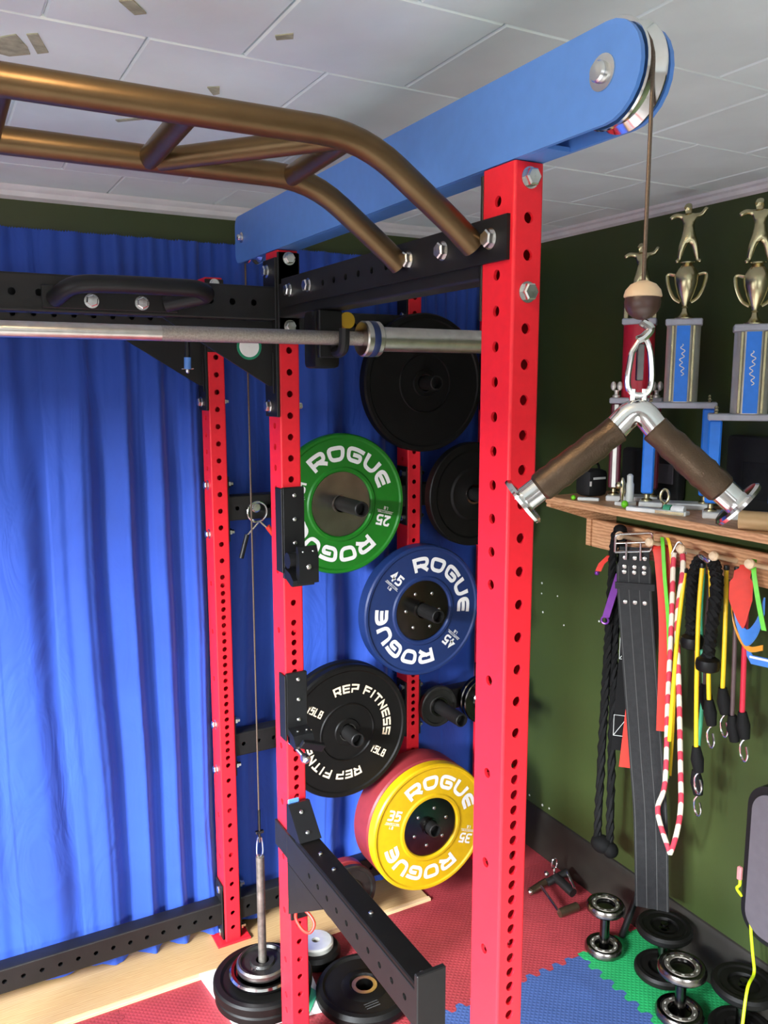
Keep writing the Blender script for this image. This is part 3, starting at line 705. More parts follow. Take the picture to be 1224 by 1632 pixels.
def hanger(x, label):
    o = thing('barbell_hanger', label, 'bar hook', (x, by + .03, 1.84), group='barbell hooks under the crossmembers')
    b = MB(); b.box(x - .022, x + .030, by + .018, by + .030, 1.866, 1.962, .002); b.build('back_plate', 'blackp', o)
    b = MB(); b.tube(bez([(x + .012, by + .024, 1.905), (x + .012, by + .022, bz - .0285), (x + .012, by - .026, bz - .0285), (x + .012, by - .028, bz + .018)], .022, 5), [(.011, .010)] * 14, 10); b.build('hook', 'blackp', o)
    b = MB(); b.box(x - .026, x + .034, by + .034, by + .095, 1.845, 1.9635, .010, 2); b.build('clamp_body', 'rubber', o)
    b = MB(); b.cyl((x + .050, by + .034, 1.944), (x + .050, by + .09, 1.944), .0172, n=24); b.build('yellow_cap', 'yellowp', o)
    return o
hanger(.004, 'black barbell hook with yellow cap under the right side crossmember'); hanger(XS + UW / 2, 'black barbell hook with yellow cap under the left side crossmember')

# ================================================================ LAT PULLEY BEAM
pl = thing('pulley_beam', 'long blue steel pulley beam lying along the top of the rack', 'pulley beam', (.025, .45, 2.1172))
def side_plate(x0, x1):
    pts = []
    for k in range(13): a = R(90 + 15 * k); pts.append((-.172 + .0575 * math.cos(a), 2.1763 + .0575 * math.sin(a)))
    for a0, cy_, cz_ in ((270, 1.150, 2.1428), (0, 1.150, 2.2098)):
        for k in range(7): a = R(a0 + 15 * k); pts.append((cy_ + .024 * math.cos(a), cz_ + .024 * math.sin(a)))
    b = MB(); b.prism([(x0, y, z) for y, z in pts], (x1 - x0, 0, 0)); return b
s1 = side_plate(-.001, .005).build('side_plate', 'bluebeam', pl); s2 = side_plate(.0455, .0515).build('side_plate', 'bluebeam', pl)
b = MB(); b.box(.0052, .0453, -.06, 1.02, 2.1185, 2.1245); b.build('bottom_web', 'bluebeam', pl)
def pulley(y, nm='pulley'):
    b = MB(); b.lathe([(.006, 0), (.062, 0), (.063, .003), (.054, .012), (.0535, .016), (.054, .020), (.063, .029), (.062, .032), (.006, .032)], (.0093, y, 2.178), (1, 0, 0), 40, closed=True); w_ = b.build(nm, 'chrome', pl)
    for x, s in ((-.001, -1), (.0515, 1)):
        b = MB(); b.lathe([(.0005, 0), (.021 if y < .5 else .013, 0), (.021 if y < .5 else .013, .002), (.0125 if y < .5 else .008, .003), (.0125 if y < .5 else .008, .0085), (.0105 if y < .5 else .007, .0115), (.0005, .0125)], (x, y, 2.178), (s, 0, 0), 24); b.build('axle_bolt', 'zinc', w_)
pulley(-.168); pulley(1.122)
b = MB(); b.tube([(.0253, -.222, 1.925), (.0253, -.222, 2.178)] + [(.0253, -.168 + .054 * math.cos(R(a)), 2.178 + .054 * math.sin(R(a))) for a in range(170, 89, -16)] + [(.0253, -.1, 2.232), (.0253, 1.122, 2.232)] + [(.0253, 1.122 + .054 * math.cos(R(a)), 2.178 + .054 * math.sin(R(a))) for a in range(74, -1, -16)] + [(.0253, 1.176, 2.178), (.0253, 1.176, .50)], .0024, 8)
cab = tag(b.build('cable', 'cablel'), 'thin steel cable running over the blue pulley beam down to the weight stack', 'cable')

# V handle on the cable
cx, cy = .0253, -.222
hd = thing('triceps_bar', 'chrome V shaped triceps handle with dark grips hanging from the cable', 'cable handle', (cx, cy, 1.66))
b = MB(); b.ball((cx, cy, 1.909), .0212, 24); bl = b.build('stopper_ball', 'ball', hd)
b = MB(); b.lathe([(.0198, -.003), (.0222, -.002), (.0222, .0), (.0205, .006), (.0150, .0125), (.006, .0165), (.0030, .0165)], (cx, cy, 1.917), (0, 0, 1), 28); b.build('stopper_cap', 'ballt', hd)
u = Vector((.877, -.48, 0)); dn = Vector((0, 0, -1)); o_ = Vector((cx, cy, 0))
def hp_(a, z): return o_ + u * a + Vector((0, 0, z))
b = MB(); b.tube(smooth_path([hp_(0, 1.886), hp_(.011, 1.878), hp_(.004, 1.868), hp_(-.004, 1.864)], 4), .0055, 10); b.build('swivel', 'chrome', hd)
b = MB(); b.tube(smooth_path([hp_(.004, 1.868), hp_(.012, 1.85), hp_(.015, 1.815), hp_(.009, 1.80), hp_(-.007, 1.80), hp_(-.014, 1.815), hp_(-.010, 1.85)], 4) + [hp_(0, 1.866)], .0038, 10); cb_ = b.build('carabiner', 'chrome', hd)
b = MB(); b.box(-.004, .004, -.004, .004, -.022, .022, .001, mat=Matrix.Translation(hp_(0, 1.838)) @ Matrix.Rotation(-.5, 4, 'Z')); b.build('gate', 'darksteel', cb_)
b = MB(); b.tube([hp_(.007, 1.806), hp_(.007, 1.786)], .0038, 8); b.tube([hp_(-.007, 1.806), hp_(-.007, 1.786)], .0038, 8); b.build('eye_loop', 'chrome', hd)
apex = hp_(0, 1.777)
eL = apex + u * -.121 + Vector((.0, .02, -.108)); eR = apex + u * .113 + Vector((-.02, -.03, -.104))
b = MB(); b.tube(bez([apex + (eL - apex) * .24, apex + Vector((0, 0, .010)), apex + (eR - apex) * .24], .03, 8), .0158, 20); b.build('bend', 'chrome', hd)
for e in (eL, eR):
    d = (e - apex).normalized(); L = (e - apex).length
    b = MB(); b.lathe([(.0160, .17 * L), (.0180, .18 * L), (.0172, .30 * L), (.0193, .37 * L), (.0180, .48 * L), (.0193, .52 * L), (.0188, .64 * L), (.0200, .68 * L), (.0185, .74 * L), (.0198, .79 * L), (.0190, .86 * L), (.0165, .88 * L)], apex, d, 24, True, True); b.build('grip', 'grip', hd)
    b = MB(); b.lathe([(.0162, .86 * L), (.0162, L), (.031, L + .001), (.034, L + .004), (.033, L + .008), (.010, L + .010), (.0005, L + .010)], apex, d, 32); b.build('end_disc', 'chrome', hd)

# ================================================================ WEIGHT STACK ON THE LOADING PIN
wx, wy = .0253, 1.176
b = MB(); b.prism([(-.118, 1.352, .0005), (-.085, 1.075, .0005), (.165, 1.035, .0005), (.205, 1.325, .0005)], (0, 0, .012))
tag(b.build('floor_board', 'foamw'), 'thin white board on the red mat under the weight stack', 'board')
b = MB(); b.prism([(-.04, 1.10, .0128), (.10, 1.02, .0128), (.17, 1.10, .0128), (.10, 1.26, .0128), (-.05, 1.26, .0128)], (0, 0, .004))
tag(b.build('rubber_pad', 'teal'), 'flat green pad between the white board and the weight stack', 'pad')
pin = thing('loading_pin', 'worn steel loading pin hanging from the cable through stacked plates', 'loading pin', (wx, wy, .017))
b = MB(); b.cyl((wx, wy, .018), (wx, wy, .455), .0122, n=18); b.build('rod', 'wornsteel', pin)
b = MB(); b.tube(smooth_path([(wx, wy, .452), (wx + .009, wy, .466), (wx + .007, wy, .505), (wx, wy, .517), (wx - .007, wy, .505), (wx - .009, wy, .466), (wx, wy, .452)], 4), .0028, 8); b.build('snap_hook', 'chrome', pin)
b = MB(); b.tube([(wx, wy, .515), (wx, wy, .60)], .0045, 8); b.box(wx - .012, wx + .012, wy - .005, wy + .005, .528, .536, .001); b.build('cable_clamp', 'darksteel', pin)
def stack_plate(label, z0, t, r, mat, rim=None, hole=.020):
    o = thing('stack_plate', label, 'weight plate', (wx, wy, z0), group='plates stacked on the loading pin')
    b = MB(); b.lathe([(hole, 0), (r - .006, 0), (r, .006), (r, t - .006), (r - .005, t), (r * .86, t), (r * .80, t - .007), (r * .50, t - .007), (r * .45, t), (hole, t)], (wx, wy, z0), (0, 0, 1), 64, closed=True); b.build('cast_body', mat, o)
    if rim:
        b = MB(); b.lathe([(r - .012, t - .004), (r - .004, t + .0003), (r + .0007, t - .005), (r + .0008, t * .4), (r + .0002, t * .4)], (wx, wy, z0), (0, 0, 1), 64); b.build('polished_rim', rim, o)
    return o
stack_plate('lowest large black plate of the weight stack', .0172, .030, .142, 'rubber'); stack_plate('second large black plate of the weight stack', .0476, .032, .146, 'rubber')
stack_plate('chrome rimmed middle plate of the weight stack', .080, .020, .098, 'darksteel', 'chrome')
tp = stack_plate('small cast iron plate on top of the weight stack', .1004, .026, .076, 'iron', 'steel')
b = MB()
for k, ch in enumerate(('2', '5')):
    for st in G[ch]: stroke_geo(b, [((a - .5) * .02 + (k - .5) * .03, (c - .5) * .03) for a, c in st], .005, lambda p, q: (wx - .033 + p * .3 + q * .3, wy - .018 + p * .55 - q * .2, .1262))
b.build('cast_mark', 'wornsteel', tp, False)

# ================================================================ J-CUPS, SPOTTER ARM, SMALL HARDWARE ON THE MIDDLE UPRIGHT
bm_ = MB(); bm_.lathe([(.0052, 0), (.0052, .0012), (.0036, .0030), (.0003, .0034)], (0, 0, 0), (0, 0, 1), 12); screw = bm_.mesh('screw', 'zinc')
yf = YBm - .0003
j = thing('j_cup', 'black plastic lined J-cup on the middle upright beside the green plate', 'j-cup', (.028, yf, 1.333), group='J-cups on the middle upright')
b = MB(); b.box(-.002, .054, yf - .010, yf, 1.345, 1.568, .002); p = b.build('back_plate', 'blackp', j)
for z in (1.548, 1.49, 1.432): inst('screw', screw, p, (.028, yf - .010, z), (0, -1, 0))
b = MB(); b.box(-.006, -.002, yf - .010, yf + .03, 1.36, 1.566, .001); b.build('side_plate', 'black', j)
b = MB(); b.prism([(-.002, yf - .0102, 1.352), (-.002, yf - .05, 1.337), (-.002, yf - .062, 1.337), (-.002, yf - .066, 1.352), (-.002, yf - .045, 1.366), (-.002, yf - .0102, 1.374)], (.056, 0, 0)); b.build('cradle', 'blackp', j)
b = MB(); b.prism([(.010, yf - .062, 1.345), (.010, yf - .076, 1.345), (.010, yf - .076, 1.410), (.010, yf - .066, 1.432), (.010, yf - .058, 1.432), (.010, yf - .056, 1.36)], (.050, 0, 0)); fr = b.build('front_lip', 'blackp', j)
inst('screw', screw, fr, (.035, yf - .076, 1.385), (0, -1, 0), 0, 1.3)
for x in (.022, .048): inst('screw', screw, fr, (x, yf - .071, 1.421), (0, -.85, .5), 0, .45)
b = MB(); b.cyl((-.004, yf - .036, 1.396), (.052, yf - .036, 1.396), .019, n=24); b.build('roller', 'blackp', j)
j = thing('j_cup', 'folded black J-cup with chrome pin on the middle upright beside the black lettered plate', 'j-cup', (.028, yf, .91), group='J-cups on the middle upright')
b = MB(); b.box(-.002, .054, yf - .010, yf, .945, 1.105, .002); p = b.build('back_plate', 'blackp', j)
for z in (1.087, 1.035, .982): inst('screw', screw, p, (.030, yf - .010, z), (0, -1, 0))
b = MB(); b.box(-.006, -.002, yf - .010, yf + .03, .93, 1.10, .001); b.build('side_plate', 'black', j)
b = MB(); b.prism([(.0, yf - .0102, .965), (.0, yf - .045, .956), (.0, yf - .060, .935), (.0, yf - .052, .925), (.0, yf - .0102, .928)], (.052, 0, 0)); p = b.build('cradle', 'blackp', j)
for x in (.018, .042): inst('screw', screw, p, (x, yf - .030, .9605), (0, -.2, 1), 0, .7)
b = MB(); b.box(-.003, .060, -.006, .006, -.012, .012, .002, mat=Matrix.Translation((.012, yf - .072, .945)) @ Matrix.Rotation(.35, 4, 'Y') @ Matrix.Rotation(.5, 4, 'X')); b.build('front_lip', 'blackp', j)
b = MB(); b.cyl((.010, yf - .012, .925), (.022, yf - .05, .905), .006, n=14); b.lathe([(.008, 0), (.012, .006), (.0125, .016), (.008, .022), (.0005, .023)], (.022, yf - .05, .905), (.25, -.8, -.45), 18); b.build('locking_pin', 'zinc', j)
b = MB(); b.box(.0, .006, yf - .02, yf - .0101, .925, .945, .001); b.build('blue_tab', 'bluebeam', j)

arm = thing('spotter_arm', 'long black safety spotter arm with drilled side reaching forward from the middle upright', 'spotter arm', (.02, .6, .44))
A0, A1 = -.0075, .0455
hs = [.74 - .0508 * k for k in range(10)]
# drilled left side wall, plain right wall, top liner and end plate
b = MB(); b.htube(MY((.594, .245, A0)) if False else Matrix(((0, 1, 0, A0), (0, 0, 1, .243), (1, 0, 0, .604), (0, 0, 0, 1))), .080, A1 - A0, YBm - .25, (), [h_ - .243 for h_ in hs], .007, .002); tube = b.build('arm_tube', 'black', arm)
b = MB(); b.prism([(A0, YBm - .008, .6035), (A0, .66, .6035), (A0, YBm - .008, .46)], (.006, 0, 0)); b.build('gusset', 'black', tube)
b = MB(); b.prism([(A1 - .006, YBm - .008, .6035), (A1 - .006, .66, .6035), (A1 - .006, YBm - .008, .46)], (.006, 0, 0)); b.build('gusset', 'black', tube)
b = MB(); b.box(A0, -.0008, YBm - .007, YBm + UD, .614, .684, .0015); b.build('wrap_plate', 'black', arm)
b = MB(); b.box(.0, UW, YBm - .0075, YBm - .0008, .437, .70, .0015); mp_ = b.build('mount_plate', 'black', arm)
for z in (.56, .52, .48): inst('screw', screw, mp_, (.009, YBm - .0075, z), (0, -1, 0), 0, 1.2)
b = MB(); b.box(A0 + .001, A1 + .004, .236, .83, .6845, .696, .0025); ln = b.build('plastic_liner', 'rubber', arm)
for y in (.735, .66, .475, .265): inst('screw', screw, ln, ((A0 + A1) / 2 + .002, y, .696), (0, 0, 1), 0, 1.05)
b = MB(); b.prism([(A0, YBm - .008, .765), (A0, YBm - .008, .690), (A0, .80, .6965), (A0, .792, .700), (A0, YBm - .022, .768)], (A1 - A0 + .005, 0, 0)); rp = b.build('ramp_block', 'blackp', arm)
nrm = Vector((0, -.58, .81)).normalized()
for t in (.25, .78): inst('screw', screw, rp, (.02, YBm - .022 - t * .073, .7682 - t * .068), (0, -.68, .73), 0, 1.05)
b = MB(); b.box(-.004, .026, YBm - .014, YBm - .008, .758, .776, .002); b.build('blue_tape', 'bluebeam', arm)
b = MB(); b.box(A0 - .003, A1 + .008, .230, .2425, .56, .722, .002); b.build('end_plate', 'black', arm)
b = MB(); b.tube(smooth_path([(.012, YBm - .012, .462), (.010, YBm - .018, .445), (.018, YBm - .042, .428), (.030, YBm - .062, .430), (.042, YBm - .060, .452), (.030, YBm - .03, .472), (.012, YBm - .012, .466)], 5), .0042, 10)
tag(b.build('carabiner_clip', 'bandr'), 'red carabiner clip hooked under the spotter arm', 'carabiner')

col = thing('spring_collar', 'chrome spring collar with black and red grips on the upper rear crossmember', 'spring collar', (.135, 1.44, 1.28))
b = MB()
pts = []
for k in range(49): a = R(-75 + 360 * 2 * k / 48); pts.append((.137 + .031 * math.cos(a), 1.446 - .007 * k / 48 - .004, 1.425 + .031 * math.sin(a)))
b.tube([(.103, 1.444, 1.352)] + pts + [(.172, 1.433, 1.368)], .0032, 8); b.build('spring', 'chrome', col)
b = MB(); b.tube([(.105, 1.444, 1.356), (.083, 1.440, 1.285)], .0075, 12); b.build('grip', 'blackp', col)
b = MB(); b.tube([(.168, 1.434, 1.378), (.186, 1.432, 1.352)], .0085, 12); b.build('grip', 'bandr', col)
b = MB(); b.lathe([(.0005, .0), (.016, 0), (.016, .012), (.012, .016), (.0005, .0165)], (.139, 1.4628, 1.4375), (0, -1, 0), 20); b.build('hook_bolt', 'zinc', RM[0])
pn = thing('hitch_pin', 'thin black pin with blue band hanging below the cross beam', 'hitch pin', (-.21, .93, 1.83))
b = MB(); b.cyl((-.206, .925, 1.87), (-.204, .925, 1.957), .0055, n=12); b.build('rod', 'blackp', pn)
b = MB(); b.cyl((-.207, .925, 1.846), (-.206, .925, 1.872), .0078, n=16); b.build('blue_band', 'bluebeam', pn)
b = MB(); b.lathe([(.0005, 0), (.004, .002), (.005, .006), (.0045, .010)], (-.207, .925, 1.836), (0, 0, 1), 12); b.tube([(-.222, .92, 1.846), (-.192, .93, 1.847)], .0012, 6); b.build('tip', 'zinc', pn)

# ---- things on the floor between the uprights
o = thing('floor_plate', 'black rubber plate lying on the red mat under the spotter arm', 'weight plate', (.292, 1.035, .0005), group='loose plates on the red mat')
b = MB(); b.lathe([(.026, 0), (.135, 0), (.145, .012), (.145, .030), (.137, .042), (.125, .044), (.118, .037), (.07, .037), (.062, .042), (.045, .044), (.040, .037), (.026, .037)], (.292, 1.035, .0006), (0, 0, 1), 64, closed=True); b.build('rubber_body', 'rubber', o)
b = MB(); b.lathe([(.0262, .0365), (.038, .0375), (.038, .0392), (.0262, .0392)], (.292, 1.035, .0006), (0, 0, 1), 32, closed=True); b.build('hub_ring', 'steel', o)
b = MB()
for s_ in (0, 1, 2): stroke_geo(b, [(-.022, s_ * .009), (.022, s_ * .009)], .0035, lambda p, q: (.275 + p, .945 + q, .0379))
b.build('moulded_mark', 'stitch', o, False)
o = thing('floor_plate', 'small black plate with pale steel face behind the middle upright', 'weight plate', (.235, 1.262, .0005), group='loose plates on the red mat')
b = MB(); b.lathe([(.02, 0), (.070, 0), (.078, .01), (.078, .030), (.070, .042), (.060, .044), (.02, .044)], (.235, 1.262, .0006), (0, 0, 1), 48, closed=True); b.build('rubber_body', 'rubber', o)
b = MB(); b.lathe([(.013, .0445), (.056, .0445), (.056, .058), (.050, .062), (.013, .062)], (.235, 1.262, .0006), (0, 0, 1), 40, closed=True); b.build('steel_face', 'silverc', o)

# ================================================================ SHELF WITH PEG RAIL ON THE GREEN WALL
sh = thing('wall_shelf', 'reddish wooden wall shelf with a peg rail under it on the green wall', 'shelf', (1.12, .45, 1.28))
XF, ZS = .972, 1.462
b = MB(); b.box(XF, XW - .002, -.6, 1.088, ZS - .022, ZS, .002); b.build('board', 'cedar', sh)
for y in (1.066, -.58):
    b = MB(); b.prism([(XF + .004, y, ZS - .0225), (XF + .004, y, ZS - .034), (1.146, y, 1.376), (1.146, y, 1.288), (XW - .002, y, 1.288), (XW - .002, y, ZS - .0225)], (0, .020, 0)); b.build('bracket', 'cedar', sh)
b = MB(); b.box(1.150, 1.168, -.555, 1.064, 1.286, 1.376, .002); rail = b.build('peg_rail', 'cedar', sh)
PY = [.849, .730, .616, .506, .396, .28, .16]
for y in PY:
    b = MB(); b.lathe([(.0075, 0), (.0062, .075), (.008, .082), (.0125, .086), (.0135, .093), (.010, .100), (.0005, .102)], (1.150, y, 1.342), (-1, 0, .24), 16); b.build('peg', 'peg', rail)

# trophies
def figure_mesh():
    # one continuous little figure, feet at z = 0, about .15 tall, made with a skinned skeleton
    V = dict(pel=((0, 0, .076), .0145), ch=((-.002, 0, .108), .0165), nk=((-.002, 0, .124), .0065), hd=((-.004, -.003, .139), .0115), tp=((-.004, -.003, .150), .0095),
             lk=((-.016, -.006, .042), .0105), lf=((-.022, -.002, .006), .006), lt=((-.030, -.010, .003), .005), rk=((.018, .002, .044), .0105), rf=((.026, .006, .006), .006), rt=((.036, .0, .003), .005),
             ls=((-.018, 0, .117), .007), le=((-.036, -.008, .119), .0068), lh=((-.050, -.014, .110), .0062), rs=((.016, 0, .117), .007), re=((.032, .004, .120), .0068), rh=((.044, .002, .138), .006))
    E_ = [('pel', 'ch'), ('ch', 'nk'), ('nk', 'hd'), ('hd', 'tp'), ('pel', 'lk'), ('lk', 'lf'), ('lf', 'lt'), ('pel', 'rk'), ('rk', 'rf'), ('rf', 'rt'), ('ch', 'ls'), ('ls', 'le'), ('le', 'lh'), ('ch', 'rs'), ('rs', 're'), ('re', 'rh')]
    ks = list(V); me = bpy.data.meshes.new('fig'); me.from_pydata([V[k][0] for k in ks], [(ks.index(a), ks.index(c)) for a, c in E_], [])
    o = bpy.data.objects.new('fig', me); COL.objects.link(o)
    md = o.modifiers.new('s', 'SKIN')
    for i, k in enumerate(ks):
        o.data.skin_vertices[0].data[i].radius = (V[k][1],) * 2
    o.data.skin_vertices[0].data[0].use_root = True
    ss = o.modifiers.new('d', 'SUBSURF'); ss.levels = 1; ss.render_levels = 1
    dg = bpy.context.evaluated_depsgraph_get(); m2 = bpy.data.meshes.new_from_object(o.evaluated_get(dg))
    bpy.data.objects.remove(o); bpy.data.meshes.remove(me)
    for p in m2.polygons: p.use_smooth = True
    m2.name = 'figurine'; m2.materials.clear(); m2.materials.append(M['gold']); return m2
FIG = figure_mesh()
def part_inst(name, me, parent, loc):
    o = bpy.data.objects.new(name, me); COL.objects.link(o); o.parent = parent; o.location = loc; ORG[o.name] = Vector(); return o
def trophy(label, x, y, zdeck, zcol, col, cup, deckw, post, stripe, eagles=False):
    # local frame: front = -y, base on the shelf
    o = thing('trophy', label, 'trophy', (x, y, ZS), R(-49), 'trophies on the wall shelf', local=True)
    zd, zc_ = zdeck - ZS, zcol - ZS; hw = deckw / 2
    b = MB(); b.box(-hw, hw, -.036, .036, .0004, .017, .003); b.build('base_slab', 'marblew', o)
    b = MB(); b.box(-hw, hw, -.040, .040, zd - .017, zd, .003); b.build('deck', 'marble', o)
    for sx in (-1, 1):
        b = MB(); px = sx * (hw - .020)
        b.lathe([(.016, 0), (.016, .004), (.008, .008), (.008, .018), (.015, .022)], (px, 0, .017), (0, 0, 1), 16, True, True); ft = b.build('post_fitting', 'gold', o)
        b = MB(); b.box(px - .0165, px + .0165, -.0165, .0165, .039, zd - .0175, .004); pp = b.build('post', post, o)
        if stripe:
            b = MB(); b.box(px - .006, px + .006, -.0185, -.0168, .041, zd - .02, .0006); b.build('stripe', stripe, pp)
        b = MB(); b.lathe([(.006, 0), (.004, .004), (.006, .008), (.004, .012), (.006, .016), (.003, .020)], (px, -.018, zd), (0, 0, 1), 10, True, True); b.build('finial', 'gold', o)
    b = MB(); b.lathe([(.046, zd + .0005), (.046, zc_ - .018)], (0, 0, 0), (0, 0, 1), 12, True, True); cl = b.build('column', 'silverc' if col == 'tblue' else col, o)
    if col == 'tblue':
        b = MB(); b.box(-.0175, .0175, -.0475, -.0452, zd + .002, zc_ - .019, .0008); sp = b.build('stripe', 'tblue', cl)
        for sx in (-1, 1):
            b = MB(); b.box(sx * .027 - .0035, sx * .027 + .0035, -.0446, -.0385, zd + .002, zc_ - .019, .0008); b.build('stripe', 'gold', cl)
        b = MB(); zz = zd + .115
        pts = []
        for k in range(40): t = k / 39; pts.append((.0045 * math.sin(t * 34) + .003 * math.sin(t * 11), zz + (t - .5) * .085))
        stroke_geo(b, pts, .0022, lambda p, q: (p, -.0478, q)); b.build('script_mark', 'white', sp, False)
    b = MB(); b.box(-.048, .048, -.044, .044, zc_ - .0175, zc_, .003); b.build('top_slab', 'marble', o)
    zt = zc_
    if cup:
        b = MB(); b.lathe([(.026, 0), (.026, .004), (.016, .010), (.009, .020), (.007, .030), (.010, .032), (.007, .036), (.012, .046), (.024, .070), (.031, .095), (.033, .115), (.031, .122), (.024, .134), (.017, .142), (.012, .148), (.020, .150), (.020, .153)], (0, 0, zt), (0, 0, 1), 28, True, True); b.build('cup', 'gold', o)
        for s_ in (-1, 1):
            b = MB(); b.tube(smooth_path([(s_ * .031, 0, zt + .119), (s_ * .048, 0, zt + .121), (s_ * .049, 0, zt + .105), (s_ * .042, 0, zt + .080), (s_ * .030, 0, zt + .058), (s_ * .014, 0, zt + .047)], 4), [(.0028, .0055)] * 21, 8); b.build('cup_handle', 'gold', o)
        zt += .152
    else:
        b = MB(); b.lathe([(.026, 0), (.026, .006), (.014, .012), (.010, .030), (.018, .050), (.022, .054), (.022, .060)], (0, 0, zt), (0, 0, 1), 20, True, True); b.build('riser', 'gold', o); zt += .0595
        for s_ in (-1, 1):
            b = MB(); b.box(s_ * .040 - .007, s_ * .040 + .007, -.01, .01, zc_ + .0005, zc_ + .052, .002); b.build('riser_tab', 'gold', o)
    f = part_inst('figurine', FIG, o, (0, 0, zt - .001)); f.scale = (1.0, 1.0, 1.05)
    if eagles:
        for sx in (-1, 1):
            b = MB(); px = sx * (hw - .018)
            b.lathe([(.011, 0), (.011, .006), (.006, .009), (.006, .016), (.009, .022)], (px, -.022, zd), (0, 0, 1), 14, True, True)
            for k in (-1, 1): b.ball((px + k * .009, -.022, zd + .034), .011, 12, (.75, .6, 1.25))
            b.build('eagle_finial', 'silverc', o)
    return o
trophy('tall trophy with red column and small silver finials behind the V handle', 1.125, .868, 1.772, 2.000, 'tred', False, .150, 'tmaroon', 'silverc', True)
trophy('tall trophy with blue striped column and gold cup, the middle one', 1.125, .703, 1.762, 1.988, 'tblue', True, .195, 'tblue', None)
trophy('tall trophy with blue striped column and gold cup at the right edge', 1.125, .478, 1.736, 1.960, 'tblue', True, .195, 'tblue', None)

# small things on the shelf
o = thing('camera_case', 'small black fabric case at the far end of the shelf', 'case', (1.10, 1.02, ZS))
b = MB(); b.box(1.06, 1.14, .985, 1.055, ZS + .0004, ZS + .085, .016, 2); bo = b.build('body', 'blackbag', o)
b = MB(); b.box(1.075, 1.125, .983, .9855, ZS + .055, ZS + .062, .0005); b.box(1.062, 1.069, .984, .9865, ZS + .035, ZS + .050, .0005); b.build('white_tag', 'white', bo)
b = MB(); b.tube(smooth_path([(1.07, 1.02, ZS + .083), (1.08, 1.02, ZS + .102), (1.12, 1.02, ZS + .102), (1.13, 1.02, ZS + .083)], 5), .004, 8); b.build('handle', 'nylon', o)
o = thing('lime_ball', 'small lime green ball on the shelf edge', 'ball', (1.000, .772, ZS)); b = MB(); b.ball((1.000, .772, ZS + .0105), .0105, 20); sp = b.build('sphere', 'lime', o)
b = MB(); b.tube([(1.000 + .0107 * math.cos(R(a)), .772, ZS + .0105 + .0107 * math.sin(R(a))) for a in range(0, 360, 20)], .0005, 6, True); b.build('seam', 'bandg', o)
o = thing('small_trophy', 'small gold figure trophy with pale marble post on the shelf', 'trophy', (1.035, .805, ZS))
b = MB(); b.box(1.010, 1.060, .785, .825, ZS + .0004, ZS + .012, .002); b.build('base_slab', 'marblew', o)
b = MB(); b.lathe([(.012, 0), (.012, .05), (.009, .056), (.009, .075), (.004, .08)], (1.047, .802, ZS + .0122), (0, 0, 1), 16, True, True); b.build('post', 'plasw', o)
b = MB(); b.lathe([(.009, 0), (.005, .006), (.006, .02), (.009, .03), (.006, .045), (.008, .055), (.003, .07)], (1.023, .808, ZS + .0122), (0, 0, 1), 14, True, True); b.ball((1.013, .812, ZS + .06), .011, 12); b.build('figure', 'gold', o)
o = thing('small_trophy', 'small gold wreath trophy on the shelf under the middle trophy', 'trophy', (1.10, .70, ZS)); wx2, wy2 = 1.05, .672
b = MB(); b.lathe([(.018, 0), (.018, .006), (.008, .010), (.006, .020), (.004, .022)], (wx2, wy2, ZS + .0004), (0, 0, 1), 16, True, True); b.build('foot', 'gold', o)
b = MB(); b.tube([(wx2 + .011 * math.cos(R(a)) * .7, wy2 - .011 * math.cos(R(a)) * .7, ZS + .042 + .019 * math.sin(R(a))) for a in range(0, 360, 15)], .004, 8, True); b.build('wreath', 'gold', o)
o = thing('glue_bottle', 'small white bottle with teal cap lying on the shelf', 'bottle', (1.03, .60, ZS))
b = MB(); b.lathe([(.0005, 0), (.011, 0), (.0125, .004), (.0125, .030), (.009, .036), (.0005, .037)], (1.036, .588, ZS + .0132), (-.3, .0, 0), 20)
b.bm.transform(Matrix.Translation(Vector((1.036, .588, 0))) @ Matrix.Rotation(R(-70), 4, 'Z') @ Matrix.Translation(Vector((-1.036, -.588, 0)))); b.build('body', 'white', o)
b = MB(); b.cyl((1.024, .624, ZS + .0132), (1.018, .642, ZS + .0132), .0122, n=20); b.build('cap', 'teal', o)
o = thing('trophy_plaque', 'flat white and gold plaque lying along the shelf edge', 'plaque', (1.0, .68, ZS)); 
b = MB(); mtx = Matrix.Translation((1.005, .655, ZS)) @ Matrix.Rotation(R(-70), 4, 'Z'); b.box(-.085, .085, -.015, .015, .0004, .012, .002, mat=mtx); b.build('slab', 'marblew', o)
b = MB(); b.box(.0, .080, -.0165, -.0152, .002, .0105, .0004, mat=mtx); b.build('gold_plate', 'gold', o)
o = thing('shelf_plaque', 'short pale plaque at the far end of the shelf in front of the black case', 'plaque', (1.0, .93, ZS))
b = MB(); mtx = Matrix.Translation((1.012, .935, ZS)) @ Matrix.Rotation(R(-50), 4, 'Z'); b.box(-.032, .032, -.010, .010, .0004, .010, .002, mat=mtx); b.build('slab', 'plasw', o)
b = MB(); b.ball((-.045, 0, .0075), .0075, 12); b.bm.transform(mtx); b.build('knob', 'lime', o)
o = thing('cardboard_tube', 'brown cardboard tube lying on the shelf at the right edge', 'tube', (1.0, .30, ZS))
b = MB(); d_ = Vector((.48, -.87, 0)); p0 = Vector((.985, .375, ZS + .0235)); b.lathe([(.0195, 0), (.023, 0), (.023, .42), (.0195, .42)], p0, d_, 28, closed=True); b.build('tube_wall', 'card', o)
o = thing('equipment_case', 'dark grey angular case standing behind the trophies', 'case', (1.2, .85, ZS))
b = MB(); b.box(1.222, 1.256, .78, 1.02, ZS + .0004, ZS + .15, .012, 2); b.build('body', 'blackbag', o)
